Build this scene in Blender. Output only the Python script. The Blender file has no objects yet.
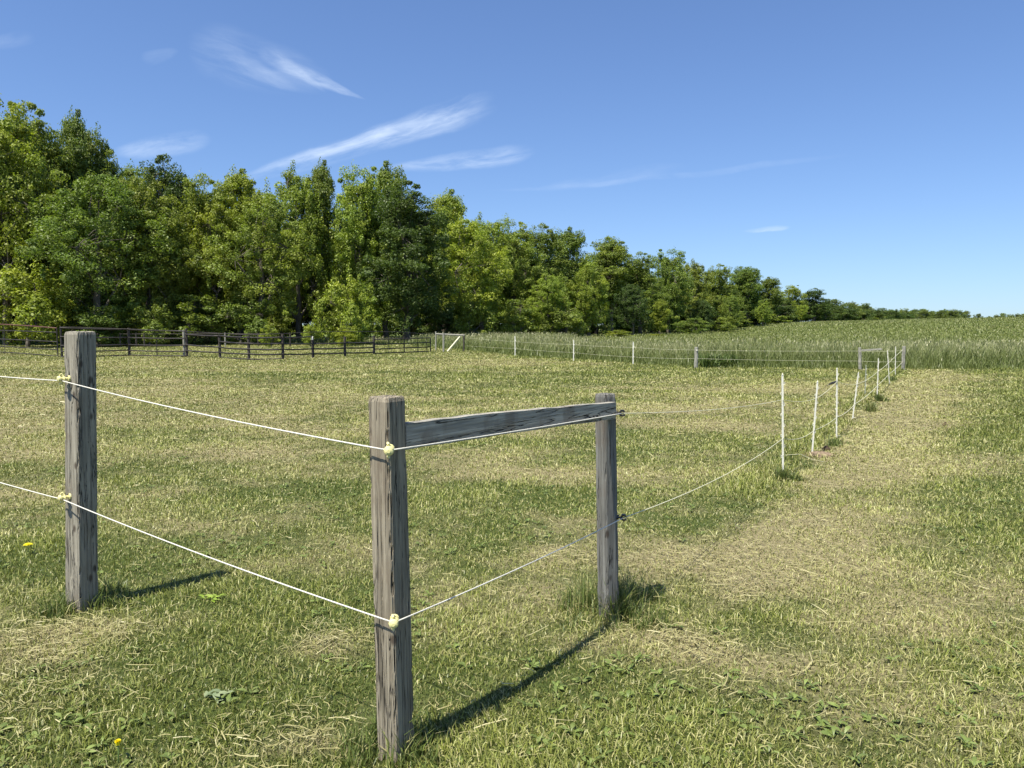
import bpy, math, random
import numpy as np
from mathutils import Vector, Matrix, Quaternion

# ------------------------------------------------------------------ camera
SC = bpy.context.scene
COL = SC.collection
W, H, F = 1024, 768, 769.0
CAMZ = 1.55
HORIZ = 325.0
PITCH = math.atan((384 - HORIZ) / F)
cd = bpy.data.cameras.new('camera')
cam = bpy.data.objects.new('camera', cd)
COL.objects.link(cam)
cam.location = (0, 0, CAMZ)
cam.rotation_euler = (math.pi / 2 - PITCH, 0, 0)
cd.sensor_width = 36
cd.lens = 36 * F / W
cd.clip_start = 0.05
cd.clip_end = 9000
SC.camera = cam
FW = np.array([0, math.cos(PITCH), -math.sin(PITCH)])
UP = np.array([0, math.sin(PITCH), math.cos(PITCH)])


def ray(px, py):
    return FW + (px - 512) / F * np.array([1, 0, 0]) + (384 - py) / F * UP


def G(px, py, z=0.0):
    d = ray(px, py)
    return np.array([0, 0, CAMZ]) + d * ((z - CAMZ) / d[2])


def AT(px, py, Y):
    d = ray(px, py)
    return np.array([0, 0, CAMZ]) + d * (Y / d[1])


def AZEL(px, py):
    d = ray(px, py)
    d = d / np.linalg.norm(d)
    return math.degrees(math.atan2(d[0], d[1])), math.degrees(math.asin(d[2]))


# ------------------------------------------------------------------ sun, sky, exposure
SUN_EL = 63.5
SUN_TO = Vector((-0.58, -0.69, 0)).normalized()       # horizontal direction towards the sun
SUN_AZ = math.atan2(SUN_TO.x, SUN_TO.y)
sdir = Vector((SUN_TO.x * math.cos(math.radians(SUN_EL)), SUN_TO.y * math.cos(math.radians(SUN_EL)), math.sin(math.radians(SUN_EL))))
sl = bpy.data.lights.new('sun', 'SUN')
sl.energy = 5.0
sl.angle = math.radians(0.5)
sl.color = (1.0, 0.945, 0.82)
sun = bpy.data.objects.new('sun', sl)
COL.objects.link(sun)
sun.rotation_euler = sdir.to_track_quat('Z', 'Y').to_euler()
sun.location = (0, 0, 50)

world = bpy.data.worlds.new('World')
SC.world = world
world.use_nodes = True
wn = world.node_tree
wn.nodes.clear()


def node(nt, t, **kw):
    n = nt.nodes.new(t)
    for k, v in kw.items():
        if k.startswith('i_'):
            n.inputs[k[2:].replace('_', ' ')].default_value = v
        else:
            setattr(n, k, v)
    return n


def math_n(nt, op, a, b=None, c=None, clamp=False):
    n = nt.nodes.new('ShaderNodeMath')
    n.operation = op
    n.use_clamp = clamp
    for i, v in enumerate((a, b, c)):
        if v is None:
            continue
        if isinstance(v, (int, float)):
            n.inputs[i].default_value = v
        else:
            nt.links.new(v, n.inputs[i])
    return n.outputs[0]


def mixc(nt, fac, a, b, mode='MIX'):
    n = nt.nodes.new('ShaderNodeMix')
    n.data_type = 'RGBA'
    n.blend_type = mode
    for s, v in ((0, fac), (6, a), (7, b)):
        if isinstance(v, (int, float)):
            n.inputs[s].default_value = v
        elif isinstance(v, tuple):
            n.inputs[s].default_value = (*v[:3], 1)
        else:
            nt.links.new(v, n.inputs[s])
    return n.outputs[2]


def maprange(nt, v, a, b, c=0.0, d=1.0, smooth=True):
    n = nt.nodes.new('ShaderNodeMapRange')
    n.interpolation_type = 'SMOOTHSTEP' if smooth else 'LINEAR'
    nt.links.new(v, n.inputs[0])
    for i, x in enumerate((a, b, c, d)):
        n.inputs[i + 1].default_value = x
    return n.outputs[0]


sky = node(wn, 'ShaderNodeTexSky', sky_type='NISHITA', sun_disc=False)
sky.sun_elevation = math.radians(SUN_EL)
sky.sun_rotation = SUN_AZ
sky.altitude = 150
sky.air_density = 1.0
sky.dust_density = 0.75
sky.ozone_density = 1.6
SKYK = 0.073
tc = node(wn, 'ShaderNodeTexCoord')
# look a little above the true horizon so that the lowest band stays pale blue instead of yellow
lift = node(wn, 'ShaderNodeVectorMath', operation='MULTIPLY_ADD')
wn.links.new(tc.outputs['Generated'], lift.inputs[0])
lift.inputs[1].default_value = (1, 1, 0.97)
lift.inputs[2].default_value = (0, 0, 0.032)
wn.links.new(lift.outputs[0], sky.inputs['Vector'])
sep = node(wn, 'ShaderNodeSeparateXYZ')
wn.links.new(tc.outputs['Generated'], sep.inputs[0])
az = math_n(wn, 'MULTIPLY', math_n(wn, 'ARCTAN2', sep.outputs[0], sep.outputs[1]), 57.29578)
el = math_n(wn, 'MULTIPLY', math_n(wn, 'ARCSINE', sep.outputs[2]), 57.29578)
comb = node(wn, 'ShaderNodeCombineXYZ')
wn.links.new(az, comb.inputs[0])
wn.links.new(el, comb.inputs[1])
# slow warp of the sky coordinates so that the wisps feather and bend
wz = node(wn, 'ShaderNodeTexNoise', i_Scale=0.13, i_Detail=5.0)
wn.links.new(comb.outputs[0], wz.inputs['Vector'])
wsub = node(wn, 'ShaderNodeVectorMath', operation='SUBTRACT')
wn.links.new(wz.outputs['Color'], wsub.inputs[0])
wsub.inputs[1].default_value = (0.5, 0.5, 0.5)
wsc = node(wn, 'ShaderNodeVectorMath', operation='MULTIPLY')
wn.links.new(wsub.outputs[0], wsc.inputs[0])
wsc.inputs[1].default_value = (1.3, 1.1, 0)
wadd = node(wn, 'ShaderNodeVectorMath', operation='ADD')
wn.links.new(comb.outputs[0], wadd.inputs[0])
wn.links.new(wsc.outputs[0], wadd.inputs[1])
cl_total = None


def wisp(p1, p2, wid, strength, seed, taper=0.25, fib=9.0, power=1.0):
    """cirrus streak between two sky directions; taper = thickness ratio at its first end"""
    global cl_total
    a, b = AZEL(*p1), AZEL(*p2)
    cx, cy = (a[0] + b[0]) / 2, (a[1] + b[1]) / 2
    L = math.hypot(b[0] - a[0], b[1] - a[1]) / 2
    ang = math.atan2(b[1] - a[1], b[0] - a[0])
    mp = node(wn, 'ShaderNodeMapping', vector_type='TEXTURE')
    mp.inputs['Location'].default_value = (cx, cy, 0)
    mp.inputs['Rotation'].default_value = (0, 0, ang)
    mp.inputs['Scale'].default_value = (L, wid, 1)
    wn.links.new(wadd.outputs[0], mp.inputs['Vector'])
    s = node(wn, 'ShaderNodeSeparateXYZ')
    wn.links.new(mp.outputs[0], s.inputs[0])
    u, v = s.outputs[0], s.outputs[1]
    tw = maprange(wn, u, -1, 0.8, taper, 1.0, False)
    vv = math_n(wn, 'DIVIDE', v, tw)
    r2 = math_n(wn, 'ADD', math_n(wn, 'POWER', math_n(wn, 'ABSOLUTE', u), 3.0), math_n(wn, 'MULTIPLY', vv, vv))
    m = maprange(wn, r2, 1.0, 0.05)
    nm = node(wn, 'ShaderNodeMapping')
    nm.inputs['Location'].default_value = (seed * 3.7, seed, 0)
    nm.inputs['Scale'].default_value = (L * 0.22, wid * 0.22 * fib, 1)
    nm.inputs['Rotation'].default_value = (0, 0, 0.12)
    wn.links.new(mp.outputs[0], nm.inputs['Vector'])
    nz = node(wn, 'ShaderNodeTexNoise', i_Scale=1.0, i_Detail=7.0, i_Roughness=0.62, i_Distortion=0.4)
    wn.links.new(nm.outputs[0], nz.inputs['Vector'])
    n1 = maprange(wn, nz.outputs[0], 0.28, 0.78)
    out = math_n(wn, 'MULTIPLY', math_n(wn, 'MULTIPLY', m, n1), strength)
    cl_total = out if cl_total is None else math_n(wn, 'ADD', cl_total, out)


wisp((368, 99), (268, 60), 0.75, 0.50, 1, 0.2, 4)
wisp((325, 92), (255, 42), 0.8, 0.30, 21, 0.3, 4)
wisp((300, 92), (225, 50), 0.9, 0.20, 23, 0.4, 4)
wisp((335, 84), (185, 40), 2.4, 0.20, 2, 0.5, 5)
wisp((180, 48), (140, 58), 0.6, 0.12, 12, 0.5, 5)
wisp((225, 186), (498, 96), 1.25, 0.56, 3, 0.45, 6)
wisp((240, 178), (440, 112), 0.5, 0.35, 33, 0.6, 3)
wisp((300, 160), (500, 108), 0.9, 0.35, 4, 0.3, 6)
wisp((380, 170), (540, 150), 0.95, 0.5, 5, 0.5, 5)
wisp((110, 150), (215, 140), 1.0, 0.45, 6, 0.6, 4)
wisp((742, 231), (792, 227), 0.22, 0.6, 7, 0.8, 3)
wisp((480, 192), (860, 153), 0.3, 0.13, 8, 0.7, 3)
wisp((530, 190), (690, 165), 0.7, 0.10, 9, 0.6, 5)
wisp((-20, 45), (40, 38), 0.6, 0.14, 11, 0.5, 4)
cl = math_n(wn, 'MINIMUM', math_n(wn, 'MULTIPLY', cl_total, 0.85), 0.85)
skyc = mixc(wn, 1.0, sky.outputs[0], (SKYK * 0.88, SKYK * 1.04, SKYK * 1.32), 'MULTIPLY')
fin = mixc(wn, cl, skyc, (0.50, 0.58, 0.70))
bg = node(wn, 'ShaderNodeBackground')
wn.links.new(fin, bg.inputs[0])
bg.inputs[1].default_value = 1.0
wo = node(wn, 'ShaderNodeOutputWorld')
wn.links.new(bg.outputs[0], wo.inputs[0])

SC.view_settings.view_transform = 'Standard'
SC.view_settings.look = 'None'
SC.view_settings.exposure = 0.82
SC.view_settings.gamma = 1.0
SC.view_settings.use_curve_mapping = False
SC.render.resolution_x, SC.render.resolution_y = W, H
SC.cycles.max_bounces = 6
SC.cycles.diffuse_bounces = 3
SC.cycles.transmission_bounces = 4
SC.cycles.transparent_max_bounces = 4
SC.cycles.use_adaptive_sampling = True
SC.cycles.adaptive_threshold = 0.02

rng = np.random.default_rng(7)
random.seed(7)


# ------------------------------------------------------------------ helpers
def tag(o, label=None, cat=None, group=None, kind=None):
    if label: o['label'] = label
    if cat: o['category'] = cat
    if group: o['group'] = group
    if kind: o['kind'] = kind
    return o


def empty(name, loc, label=None, cat=None, group=None, rz=0.0):
    o = bpy.data.objects.new(name, None)
    COL.objects.link(o)
    o.empty_display_size = 0.2
    o.location = loc
    o.rotation_euler = (0, 0, rz)
    return tag(o, label, cat, group)


class MB:
    """collects verts and faces and links them as one mesh object"""

    def __init__(s):
        s.v, s.f = [], []

    def add(s, v, f):
        b = len(s.v)
        s.v += [tuple(x) for x in v]
        s.f += [tuple(i + b for i in q) for q in f]

    def box(s, c, size, rz=0.0, ry=0.0, rx=0.0):
        m = Matrix.Translation(Vector(c)) @ Matrix.Rotation(rz, 4, 'Z') @ Matrix.Rotation(ry, 4, 'Y') @ Matrix.Rotation(rx, 4, 'X')
        hx, hy, hz = (k / 2 for k in size)
        vs = [m @ Vector((x * hx, y * hy, z * hz)) for z in (-1, 1) for y in (-1, 1) for x in (-1, 1)]
        s.add(vs, [(0, 2, 3, 1), (4, 5, 7, 6), (0, 1, 5, 4), (2, 6, 7, 3), (0, 4, 6, 2), (1, 3, 7, 5)])

    def tube(s, pts, rad, n=8, cap=True):
        pts = [Vector(p) for p in pts]
        if not hasattr(rad, '__len__'):
            rad = [rad] * len(pts)
        rings, prev = [], None
        for i, p in enumerate(pts):
            t = (pts[min(i + 1, len(pts) - 1)] - pts[max(i - 1, 0)]).normalized()
            if prev is None:
                a = Vector((0, 0, 1)) if abs(t.z) < 0.9 else Vector((1, 0, 0))
                u = t.cross(a).normalized()
            else:
                u = (prev - t * prev.dot(t)).normalized()
            prev = u
            w = t.cross(u)
            rings.append([p + (u * math.cos(2 * math.pi * k / n) + w * math.sin(2 * math.pi * k / n)) * rad[i] for k in range(n)])
        v = [q for r in rings for q in r]
        f = []
        for i in range(len(pts) - 1):
            for k in range(n):
                a, b = i * n + k, i * n + (k + 1) % n
                f.append((a, b, b + n, a + n))
        if cap:
            f.append(tuple(range(n - 1, -1, -1)))
            f.append(tuple((len(pts) - 1) * n + k for k in range(n)))
        s.add(v, f)

    def build(s, name, mat, parent=None, smooth=False, loc=None, bevel=0.0):
        me = bpy.data.meshes.new(name)
        me.from_pydata(s.v, [], s.f)
        me.update()
        if smooth:
            me.shade_smooth()
        me.materials.append(mat)
        o = bpy.data.objects.new(name, me)
        COL.objects.link(o)
        if parent: o.parent = parent
        if loc is not None: o.location = loc
        if bevel:
            b = o.modifiers.new('bevel', 'BEVEL')
            b.width = bevel
            b.segments = 2
            b.limit_method = 'ANGLE'
        return o


def np_mesh(name, verts, loops, starts, mat, attrs=None, parent=None, smooth=False):
    me = bpy.data.meshes.new(name)
    me.vertices.add(len(verts))
    me.vertices.foreach_set('co', np.ascontiguousarray(verts, dtype=np.float32).ravel())
    me.loops.add(len(loops))
    me.loops.foreach_set('vertex_index', loops.astype(np.int32))
    me.polygons.add(len(starts))
    me.polygons.foreach_set('loop_start', starts.astype(np.int32))
    me.update(calc_edges=True)
    for k, a in (attrs or {}).items():
        if a.ndim == 2:
            at = me.attributes.new(k, 'FLOAT_VECTOR', 'POINT')
            at.data.foreach_set('vector', a.astype(np.float32).ravel())
        else:
            at = me.attributes.new(k, 'FLOAT', 'POINT')
            at.data.foreach_set('value', a.astype(np.float32))
    if smooth:
        me.shade_smooth()
    me.materials.append(mat)
    o = bpy.data.objects.new(name, me)
    COL.objects.link(o)
    if parent: o.parent = parent
    return o


def hash2(ix, iy, seed):
    h = (ix.astype(np.int64) * 374761393 + iy.astype(np.int64) * 668265263 + seed * 1442695041) & 0xffffffff
    h = ((h ^ (h >> 13)) * 1274126177) & 0xffffffff
    h = ((h ^ (h >> 15)) * 2246822519) & 0xffffffff
    return ((h ^ (h >> 16)) & 0xffff) / 65535.0


def vnoise(x, y, seed=0):
    ix, iy = np.floor(x), np.floor(y)
    fx, fy = x - ix, y - iy
    fx, fy = fx * fx * (3 - 2 * fx), fy * fy * (3 - 2 * fy)
    a, b = hash2(ix, iy, seed), hash2(ix + 1, iy, seed)
    c, d = hash2(ix, iy + 1, seed), hash2(ix + 1, iy + 1, seed)
    return (a * (1 - fx) + b * fx) * (1 - fy) + (c * (1 - fx) + d * fx) * fy


def fbm(x, y, seed=0, octv=4):
    s, a, t = 0, 1.0, 0
    for o in range(octv):
        s = s + a * vnoise(x * 2 ** o + 17.3 * o, y * 2 ** o + 9.1 * o, seed + o)
        t += a
        a *= 0.55
    return s / t


def sstep(a, b, x):
    t = np.clip((x - a) / (b - a), 0, 1)
    return t * t * (3 - 2 * t)


# ------------------------------------------------------------------ terrain
HX = [-5000, 33, 40, 52, 66, 80, 107, 140, 300, 5000]
HZ = [0, 0, .18, .75, 1.75, 2.35, 3.0, 3.4, 4.2, 4.5]


def terrain(x, y):
    x, y = np.asarray(x, float), np.asarray(y, float)
    f = np.interp(x, HX, HZ)
    s = sstep(26, 165, y) * (1 - 0.75 * sstep(175, 420, y))
    return f * s + 0.035 * (fbm(x / 2.3, y / 2.3, 31, 3) - 0.5) * sstep(3, 8, np.hypot(x, y))


A0 = np.array([0.50, 4.1])
A1 = np.array([11.6, 23.4])
FD = (A1 - A0) / np.linalg.norm(A1 - A0)


def line_s(x, y):
    """signed distance to the right of the white fence line, and the run along it"""
    dx, dy = x - A0[0], y - A0[1]
    return dx * FD[1] - dy * FD[0], dx * FD[0] + dy * FD[1]


HAY = [(45, 655, .55), (10, 700, .45), (70, 632, .3), (655, 640, .35), (700, 650, .2), (735, 590, .3), (690, 560, .3), (300, 740, .25), (560, 560, .3), (330, 640, .2)]
HAYP = [(G(a, b)[0], G(a, b)[1], r) for a, b, r in HAY]


def far_edge(x):
    """distance Y at which the mown field stops and the tall meadow starts"""
    return np.interp(x, [-60, -9, -2.2, 0.2, 3, 5, 6.7, 12.2, 60], [62, 62, 46, 38.5, 34.5, 30.8, 28.2, 27.2, 25.5])


def dark_lane(x, y):
    """uncut darker green grass along the right side"""
    e = x - (0.62 * y + 0.1) + 1.6 * (fbm(x / 1.1, y / 1.1, 87, 3) - .5)
    return sstep(-0.8, 1.0, e) * sstep(8.5, 11.0, y) * sstep(18, 14, y) * (0.5 + 0.8 * fbm(x / 2.5, y / .7, 88, 3))


def dryness(x, y):
    d = 0.53 + 1.25 * (fbm(x / 1.5, y / 1.0, 3, 5) - 0.5) + 0.75 * (fbm(x / 6.5, y / 4.0, 11, 3) - 0.5)
    s, t = line_s(x, y)
    d = d + 0.42 * np.exp(-((s - 0.72 - .01 * t) / (0.55 + 0.012 * t)) ** 2) * sstep(0.0, 3, t) * (0.6 + 0.8 * fbm(x / .9, y / .9, 77, 3))
    d = d - 0.42 * np.exp(-(s / 0.32) ** 2) * sstep(1, 6, t) * sstep(30, 24, t)
    d = d - 0.22 * sstep(0.9, 2.6, s - 0.02 * t) + 0.30 * (fbm(s / .5, t / 5, 83, 3) - .45) * sstep(1.5, 2.5, s)
    d = d - 0.6 * dark_lane(x, y)
    d = d - 0.25 * np.exp(-((far_edge(x) - y) / 1.6) ** 2)
    # raked pale band in front of the corral and cross mowing lines
    d = d + 0.30 * np.exp(-((y - 29.5) / 3.2) ** 2) * sstep(3, -2, x) + 0.75 * (fbm(x / 9, y / 1.3, 51, 3) - 0.5) * sstep(7, 14, y) * sstep(1, -1, s)
    d = d + 0.16 * sstep(6, 10, y) * sstep(24, 18, y) * sstep(1.0, 0.0, s)
    d = d - 0.25 * sstep(5.5, 4.0, np.hypot(x + 1.8, y - 2.0) + 2 * fbm(x, y, 5, 2))
    for hx, hy, r in HAYP:
        d = d + 0.34 * (0.3 + 1.3 * fbm(x / .3, y / .3, 123, 3)) * np.exp(-((x - hx) ** 2 + ((y - hy) * 1.3) ** 2) / (r * r))
    return np.clip(d, 0, 1)


def axis(fine, f_lim, mids, geo, far):
    a = list(np.arange(0, f_lim, fine))
    for step, lim in mids:
        a += list(np.arange(a[-1] + step, lim, step))
    while a[-1] < far:
        a.append(a[-1] * geo)
    return np.array(a)


ax = axis(0.14, 11, [(0.35, 30), (1.5, 130), (6, 300)], 1.35, 4500)
gx = np.concatenate([-ax[:0:-1], ax])
ay = axis(0.12, 14, [(0.35, 40), (1.5, 130), (5, 420)], 1.35, 4500)
gy = np.concatenate([-ax[-1::-6][:-1] if False else -np.array([4500., 1500, 500, 150, 50, 20, 8, 3, 1]), ay])
GX, GY = np.meshgrid(gx, gy)
gv = np.stack([GX.ravel(), GY.ravel(), terrain(GX, GY).ravel()], 1)
nx, ny = len(gx), len(gy)
ii, jj = np.meshgrid(np.arange(nx - 1), np.arange(ny - 1))
a = (jj * nx + ii).ravel()
gl = np.stack([a, a + 1, a + nx + 1, a + nx], 1)
DFAR = dryness(gv[:, 0], gv[:, 1])


# ------------------------------------------------------------------ materials
def new_mat(name):
    m = bpy.data.materials.new(name)
    m.use_nodes = True
    nt = m.node_tree
    nt.nodes.clear()
    out = nt.nodes.new('ShaderNodeOutputMaterial')
    return m, nt, out


def attr(nt, name):
    n = nt.nodes.new('ShaderNodeAttribute')
    n.attribute_name = name
    return n


def ramp(nt, fac, stops):
    n = nt.nodes.new('ShaderNodeValToRGB')
    e = n.color_ramp.elements
    while len(e) < len(stops):
        e.new(0.5)
    for k, (p, c) in zip(e, stops):
        k.position = p
        k.color = (*c, 1)
    nt.links.new(fac, n.inputs[0])
    return n.outputs[0]


def leaf_shader(nt, out, col, trans=0.3, rough=0.5, spec=0.35, tcol_gain=(1.15, 1.25, 0.6)):
    p = node(nt, 'ShaderNodeBsdfPrincipled')
    nt.links.new(col, p.inputs['Base Color'])
    p.inputs['Roughness'].default_value = rough
    p.inputs['Specular IOR Level'].default_value = spec
    t = node(nt, 'ShaderNodeBsdfTranslucent')
    tc_ = mixc(nt, 1.0, col, tcol_gain, 'MULTIPLY')
    nt.links.new(tc_, t.inputs[0])
    mx = node(nt, 'ShaderNodeMixShader')
    mx.inputs[0].default_value = trans
    nt.links.new(p.outputs[0], mx.inputs[1])
    nt.links.new(t.outputs[0], mx.inputs[2])
    nt.links.new(mx.outputs[0], out.inputs[0])


def plain(name, col, rough=0.6, spec=0.4, noise=0.0, scale=40, metal=0.0, bump=0.0):
    m, nt, out = new_mat(name)
    p = node(nt, 'ShaderNodeBsdfPrincipled')
    p.inputs['Roughness'].default_value = rough
    p.inputs['Specular IOR Level'].default_value = spec
    p.inputs['Metallic'].default_value = metal
    tcn = node(nt, 'ShaderNodeTexCoord')
    nz = node(nt, 'ShaderNodeTexNoise', i_Scale=scale, i_Detail=5.0)
    nt.links.new(tcn.outputs['Object'], nz.inputs['Vector'])
    lo = tuple(c * (1 - noise) for c in col)
    hi = tuple(min(1, c * (1 + noise)) for c in col)
    nt.links.new(ramp(nt, nz.outputs[0], [(0.3, lo), (0.7, hi)]), p.inputs['Base Color'])
    if bump:
        b = node(nt, 'ShaderNodeBump', i_Strength=bump, i_Distance=0.004)
        nt.links.new(nz.outputs[0], b.inputs['Height'])
        nt.links.new(b.outputs[0], p.inputs['Normal'])
    nt.links.new(p.outputs[0], out.inputs[0])
    return m


# ground: thatch, soil and stubble
GREEN_A, GREEN_B = (0.070, 0.098, 0.016), (0.250, 0.285, 0.050)
STRAW_A, STRAW_B = (0.25, 0.225, 0.085), (0.52, 0.485, 0.23)
m_ground, nt, out = new_mat('ground')
geo = node(nt, 'ShaderNodeNewGeometry')
dry = attr(nt, 'dry').outputs['Fac']
crop = attr(nt, 'crop').outputs['Fac']
n1 = node(nt, 'ShaderNodeTexNoise', i_Scale=38.0, i_Detail=6.0, i_Roughness=0.7)
n2 = node(nt, 'ShaderNodeTexNoise', i_Scale=3.2, i_Detail=5.0, i_Roughness=0.6)
n3 = node(nt, 'ShaderNodeTexNoise', i_Scale=0.12, i_Detail=6.0, i_Roughness=0.65)
for n in (n1, n2, n3):
    nt.links.new(geo.outputs['Position'], n.inputs['Vector'])
c_g = ramp(nt, n1.outputs[0], [(0.3, (0.025, 0.036, 0.010)), (0.55, (0.065, 0.09, 0.02)), (0.75, (0.17, 0.20, 0.055))])
c_s = ramp(nt, n1.outputs[0], [(0.3, (0.10, 0.085, 0.045)), (0.55, (0.26, 0.225, 0.12)), (0.75, (0.44, 0.39, 0.22))])
dm = math_n(nt, 'ADD', dry, math_n(nt, 'MULTIPLY', math_n(nt, 'SUBTRACT', n2.outputs[0], 0.5), 0.9))
c_f = mixc(nt, maprange(nt, dm, 0.25, 0.85), c_g, c_s)
c_h = ramp(nt, n3.outputs[0], [(0.3, (0.09, 0.125, 0.027)), (0.5, (0.125, 0.160, 0.036)), (0.7, (0.18, 0.21, 0.058))])
c_h = mixc(nt, math_n(nt, 'MULTIPLY', n2.outputs[0], 0.6), c_h, (0.08, 0.115, 0.03))
gcol = mixc(nt, crop, c_f, c_h)
p = node(nt, 'ShaderNodeBsdfPrincipled')
p.inputs['Roughness'].default_value = 0.9
p.inputs['Specular IOR Level'].default_value = 0.15
nt.links.new(gcol, p.inputs['Base Color'])
b = node(nt, 'ShaderNodeBump', i_Strength=0.8, i_Distance=0.03)
nt.links.new(n1.outputs[0], b.inputs['Height'])
nt.links.new(b.outputs[0], p.inputs['Normal'])
nt.links.new(p.outputs[0], out.inputs[0])


cropv = sstep(-1.0, 1.5, gv[:, 1] - far_edge(gv[:, 0]))
tag(np_mesh('ground', gv, gl.ravel(), np.arange(len(gl)) * 4, m_ground, {'dry': DFAR, 'crop': cropv}, smooth=True), 'mown field ground rising to a low hill', kind='structure')


def grass_mat(name, ga, gb, sa, sb, trans=0.20, basedark=False):
    m, nt, out = new_mat(name)
    tint = attr(nt, 'tint').outputs['Fac']
    rnd = attr(nt, 'rnd').outputs['Fac']
    g = mixc(nt, rnd, ga, gb)
    s = mixc(nt, rnd, sa, sb)
    c = mixc(nt, tint, g, s)
    leaf_shader(nt, out, c, trans, 0.45, 0.4, (1.1, 1.15, 0.7))
    return m


m_lawn = grass_mat('lawn_blades', GREEN_A, GREEN_B, STRAW_A, STRAW_B)
m_meadow = grass_mat('meadow_blades', (0.11, 0.145, 0.034), (0.22, 0.25, 0.080), (0.26, 0.255, 0.12), (0.44, 0.42, 0.23))
m_tuft = grass_mat('tuft_blades', (0.060, 0.095, 0.020), (0.15, 0.20, 0.045), STRAW_A, STRAW_B)
m_straw = grass_mat('straw', STRAW_A, (0.36, 0.33, 0.15), (0.30, 0.27, 0.12), (0.50, 0.46, 0.25), 0.12)


def make_blades(name, x, y, z, h, w, lean, tint, rnd, mat, mid=0.55, parent=None, curl=1.0):
    n = len(x)
    r = np.random.default_rng(len(name) + n)
    b = r.uniform(0, 2 * np.pi, n)            # lean heading
    a = b + np.pi / 2 + r.normal(0, 0.7, n)   # width heading
    l1 = lean * 0.6
    l2 = np.minimum(lean * 1.25 * curl + 0.15, 1.75)
    s = np.stack([np.cos(a), np.sin(a), r.normal(0, .15, n)], 1)
    c = np.stack([x, y, z], 1)
    hd = np.stack([np.cos(b), np.sin(b)], 1)

    def dirv(l):
        return np.stack([hd[:, 0] * np.sin(l), hd[:, 1] * np.sin(l), np.cos(l)], 1)
    p1 = c + dirv(l1) * (h * mid)[:, None]
    p2 = p1 + dirv(l2) * (h * (1 - mid))[:, None]
    p2[:, 2] = np.maximum(p2[:, 2], z + 0.002)
    hw = (w / 2)[:, None]
    v = np.stack([c - s * hw, c + s * hw, p1 - s * hw * 0.85, p1 + s * hw * 0.85, p2], 1).reshape(-1, 3)
    base = (np.arange(n) * 5)[:, None]
    loops = (base + np.array([0, 1, 3, 2, 2, 3, 4])[None]).ravel()
    starts = ((np.arange(n) * 7)[:, None] + np.array([0, 4])[None]).ravel()
    return np_mesh(name, v, loops, starts, mat, {'tint': np.repeat(tint, 5), 'rnd': np.repeat(rnd, 5)}, parent)


def scatter(n, y0, y1, power, margin=1.25, extra=1.0):
    """points over the part of the field the camera could see, thinning with distance as 1/Y^power"""
    k = 2 - power
    u = rng.uniform(0, 1, n)
    y = (y0 ** k + u * (y1 ** k - y0 ** k)) ** (1 / k)
    x = rng.uniform(-1, 1, n) * (y * 0.666 * margin + extra)
    return x, y


# ------------------------------------------------------------------ lawn
N = 1250000
x, y = scatter(N, 1.75, 62, 1.62)
keep = y < far_edge(x) + 0.3
x, y = x[keep], y[keep]
dr = dryness(x, y)
ss, tt = line_s(x, y)
cl1 = fbm(x / 0.22, y / 0.22, 61, 3)
cl2 = fbm(x / 0.8, y / 0.8, 71, 3)
n = len(x)
R = rng.uniform(0, 1, n)
isdry = R < np.clip(0.14 + 0.80 * dr, 0.08, 0.92)
tint = np.where(isdry, rng.uniform(0.35, 1.0, n), rng.uniform(0, 0.25, n))
lod = np.maximum(1, y / 7.0)
h = (0.018 + 0.037 * cl1 * cl2 * 2.0) * rng.uniform(0.5, 1.5, n) * (1.15 - 0.45 * dr)
h = h * (1 + 0.25 * sstep(2, 4, ss)) * (1 + 0.8 * np.exp(-(ss / .25) ** 2) * (tt > 3))
h = h * (1 + .3 * dark_lane(x, y))
h = h * np.minimum(lod ** 0.35, 1.7)
w = np.maximum(0.0042 * rng.uniform(0.6, 1.4, n), y * 0.00092 * rng.uniform(0.6, 1.5, n))
lean = np.abs(rng.normal(0.65, 0.5, n)) + isdry * 0.35
lean = np.clip(lean, 0.05, 1.5)
bright = np.clip(rng.beta(1.5, 1.7, n) + 0.9 * (cl2 - 0.5) + 0.5 * (cl1 - .5), 0, 1) * (1 - .42 * dark_lane(x, y))
tag(make_blades('lawn_grass', x, y, terrain(x, y) - 0.004, h, w, lean, tint, bright, m_lawn), kind='stuff')

# cut hay and loose stalks lying in the mown grass
def strands(name, x, y, L, w, mat, zj=0.05):
    n = len(x)
    r = np.random.default_rng(n + 5)
    a = r.uniform(0, np.pi * 2, n)
    bend = r.normal(0, 0.5, n)
    K = 4
    z0 = terrain(x, y) + r.uniform(0.012, zj, n)
    slope = r.normal(0, 0.12, n)
    c = np.stack([x, y, z0], 1)
    P = []
    for k in range(K):
        t = k / (K - 1) - 0.5
        aa = a + bend * t
        P.append(c + np.stack([np.cos(aa) * L * t, np.sin(aa) * L * t, slope * L * t - 0.25 * L * t * t * r.uniform(0, 1, n)], 1))
    s = np.stack([-np.sin(a), np.cos(a), r.normal(0, .4, n)], 1) * (w / 2)[:, None]
    v = np.stack([q for p_ in P for q in (p_ - s, p_ + s)], 1).reshape(-1, 3)
    v[:, 2] = np.maximum(v[:, 2], np.repeat(terrain(x, y), 2 * K) + 0.006)
    base = (np.arange(n) * 2 * K)[:, None]
    pat = sum(([2 * k, 2 * k + 1, 2 * k + 3, 2 * k + 2] for k in range(K - 1)), [])
    loops = (base + np.array(pat)[None]).ravel()
    starts = np.arange(n * (K - 1)) * 4
    return np_mesh(name, v, loops, starts, mat, {'tint': np.repeat(r.uniform(0, 1, n) ** 1.5, 2 * K), 'rnd': np.repeat(r.uniform(0, 1, n), 2 * K)})


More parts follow.
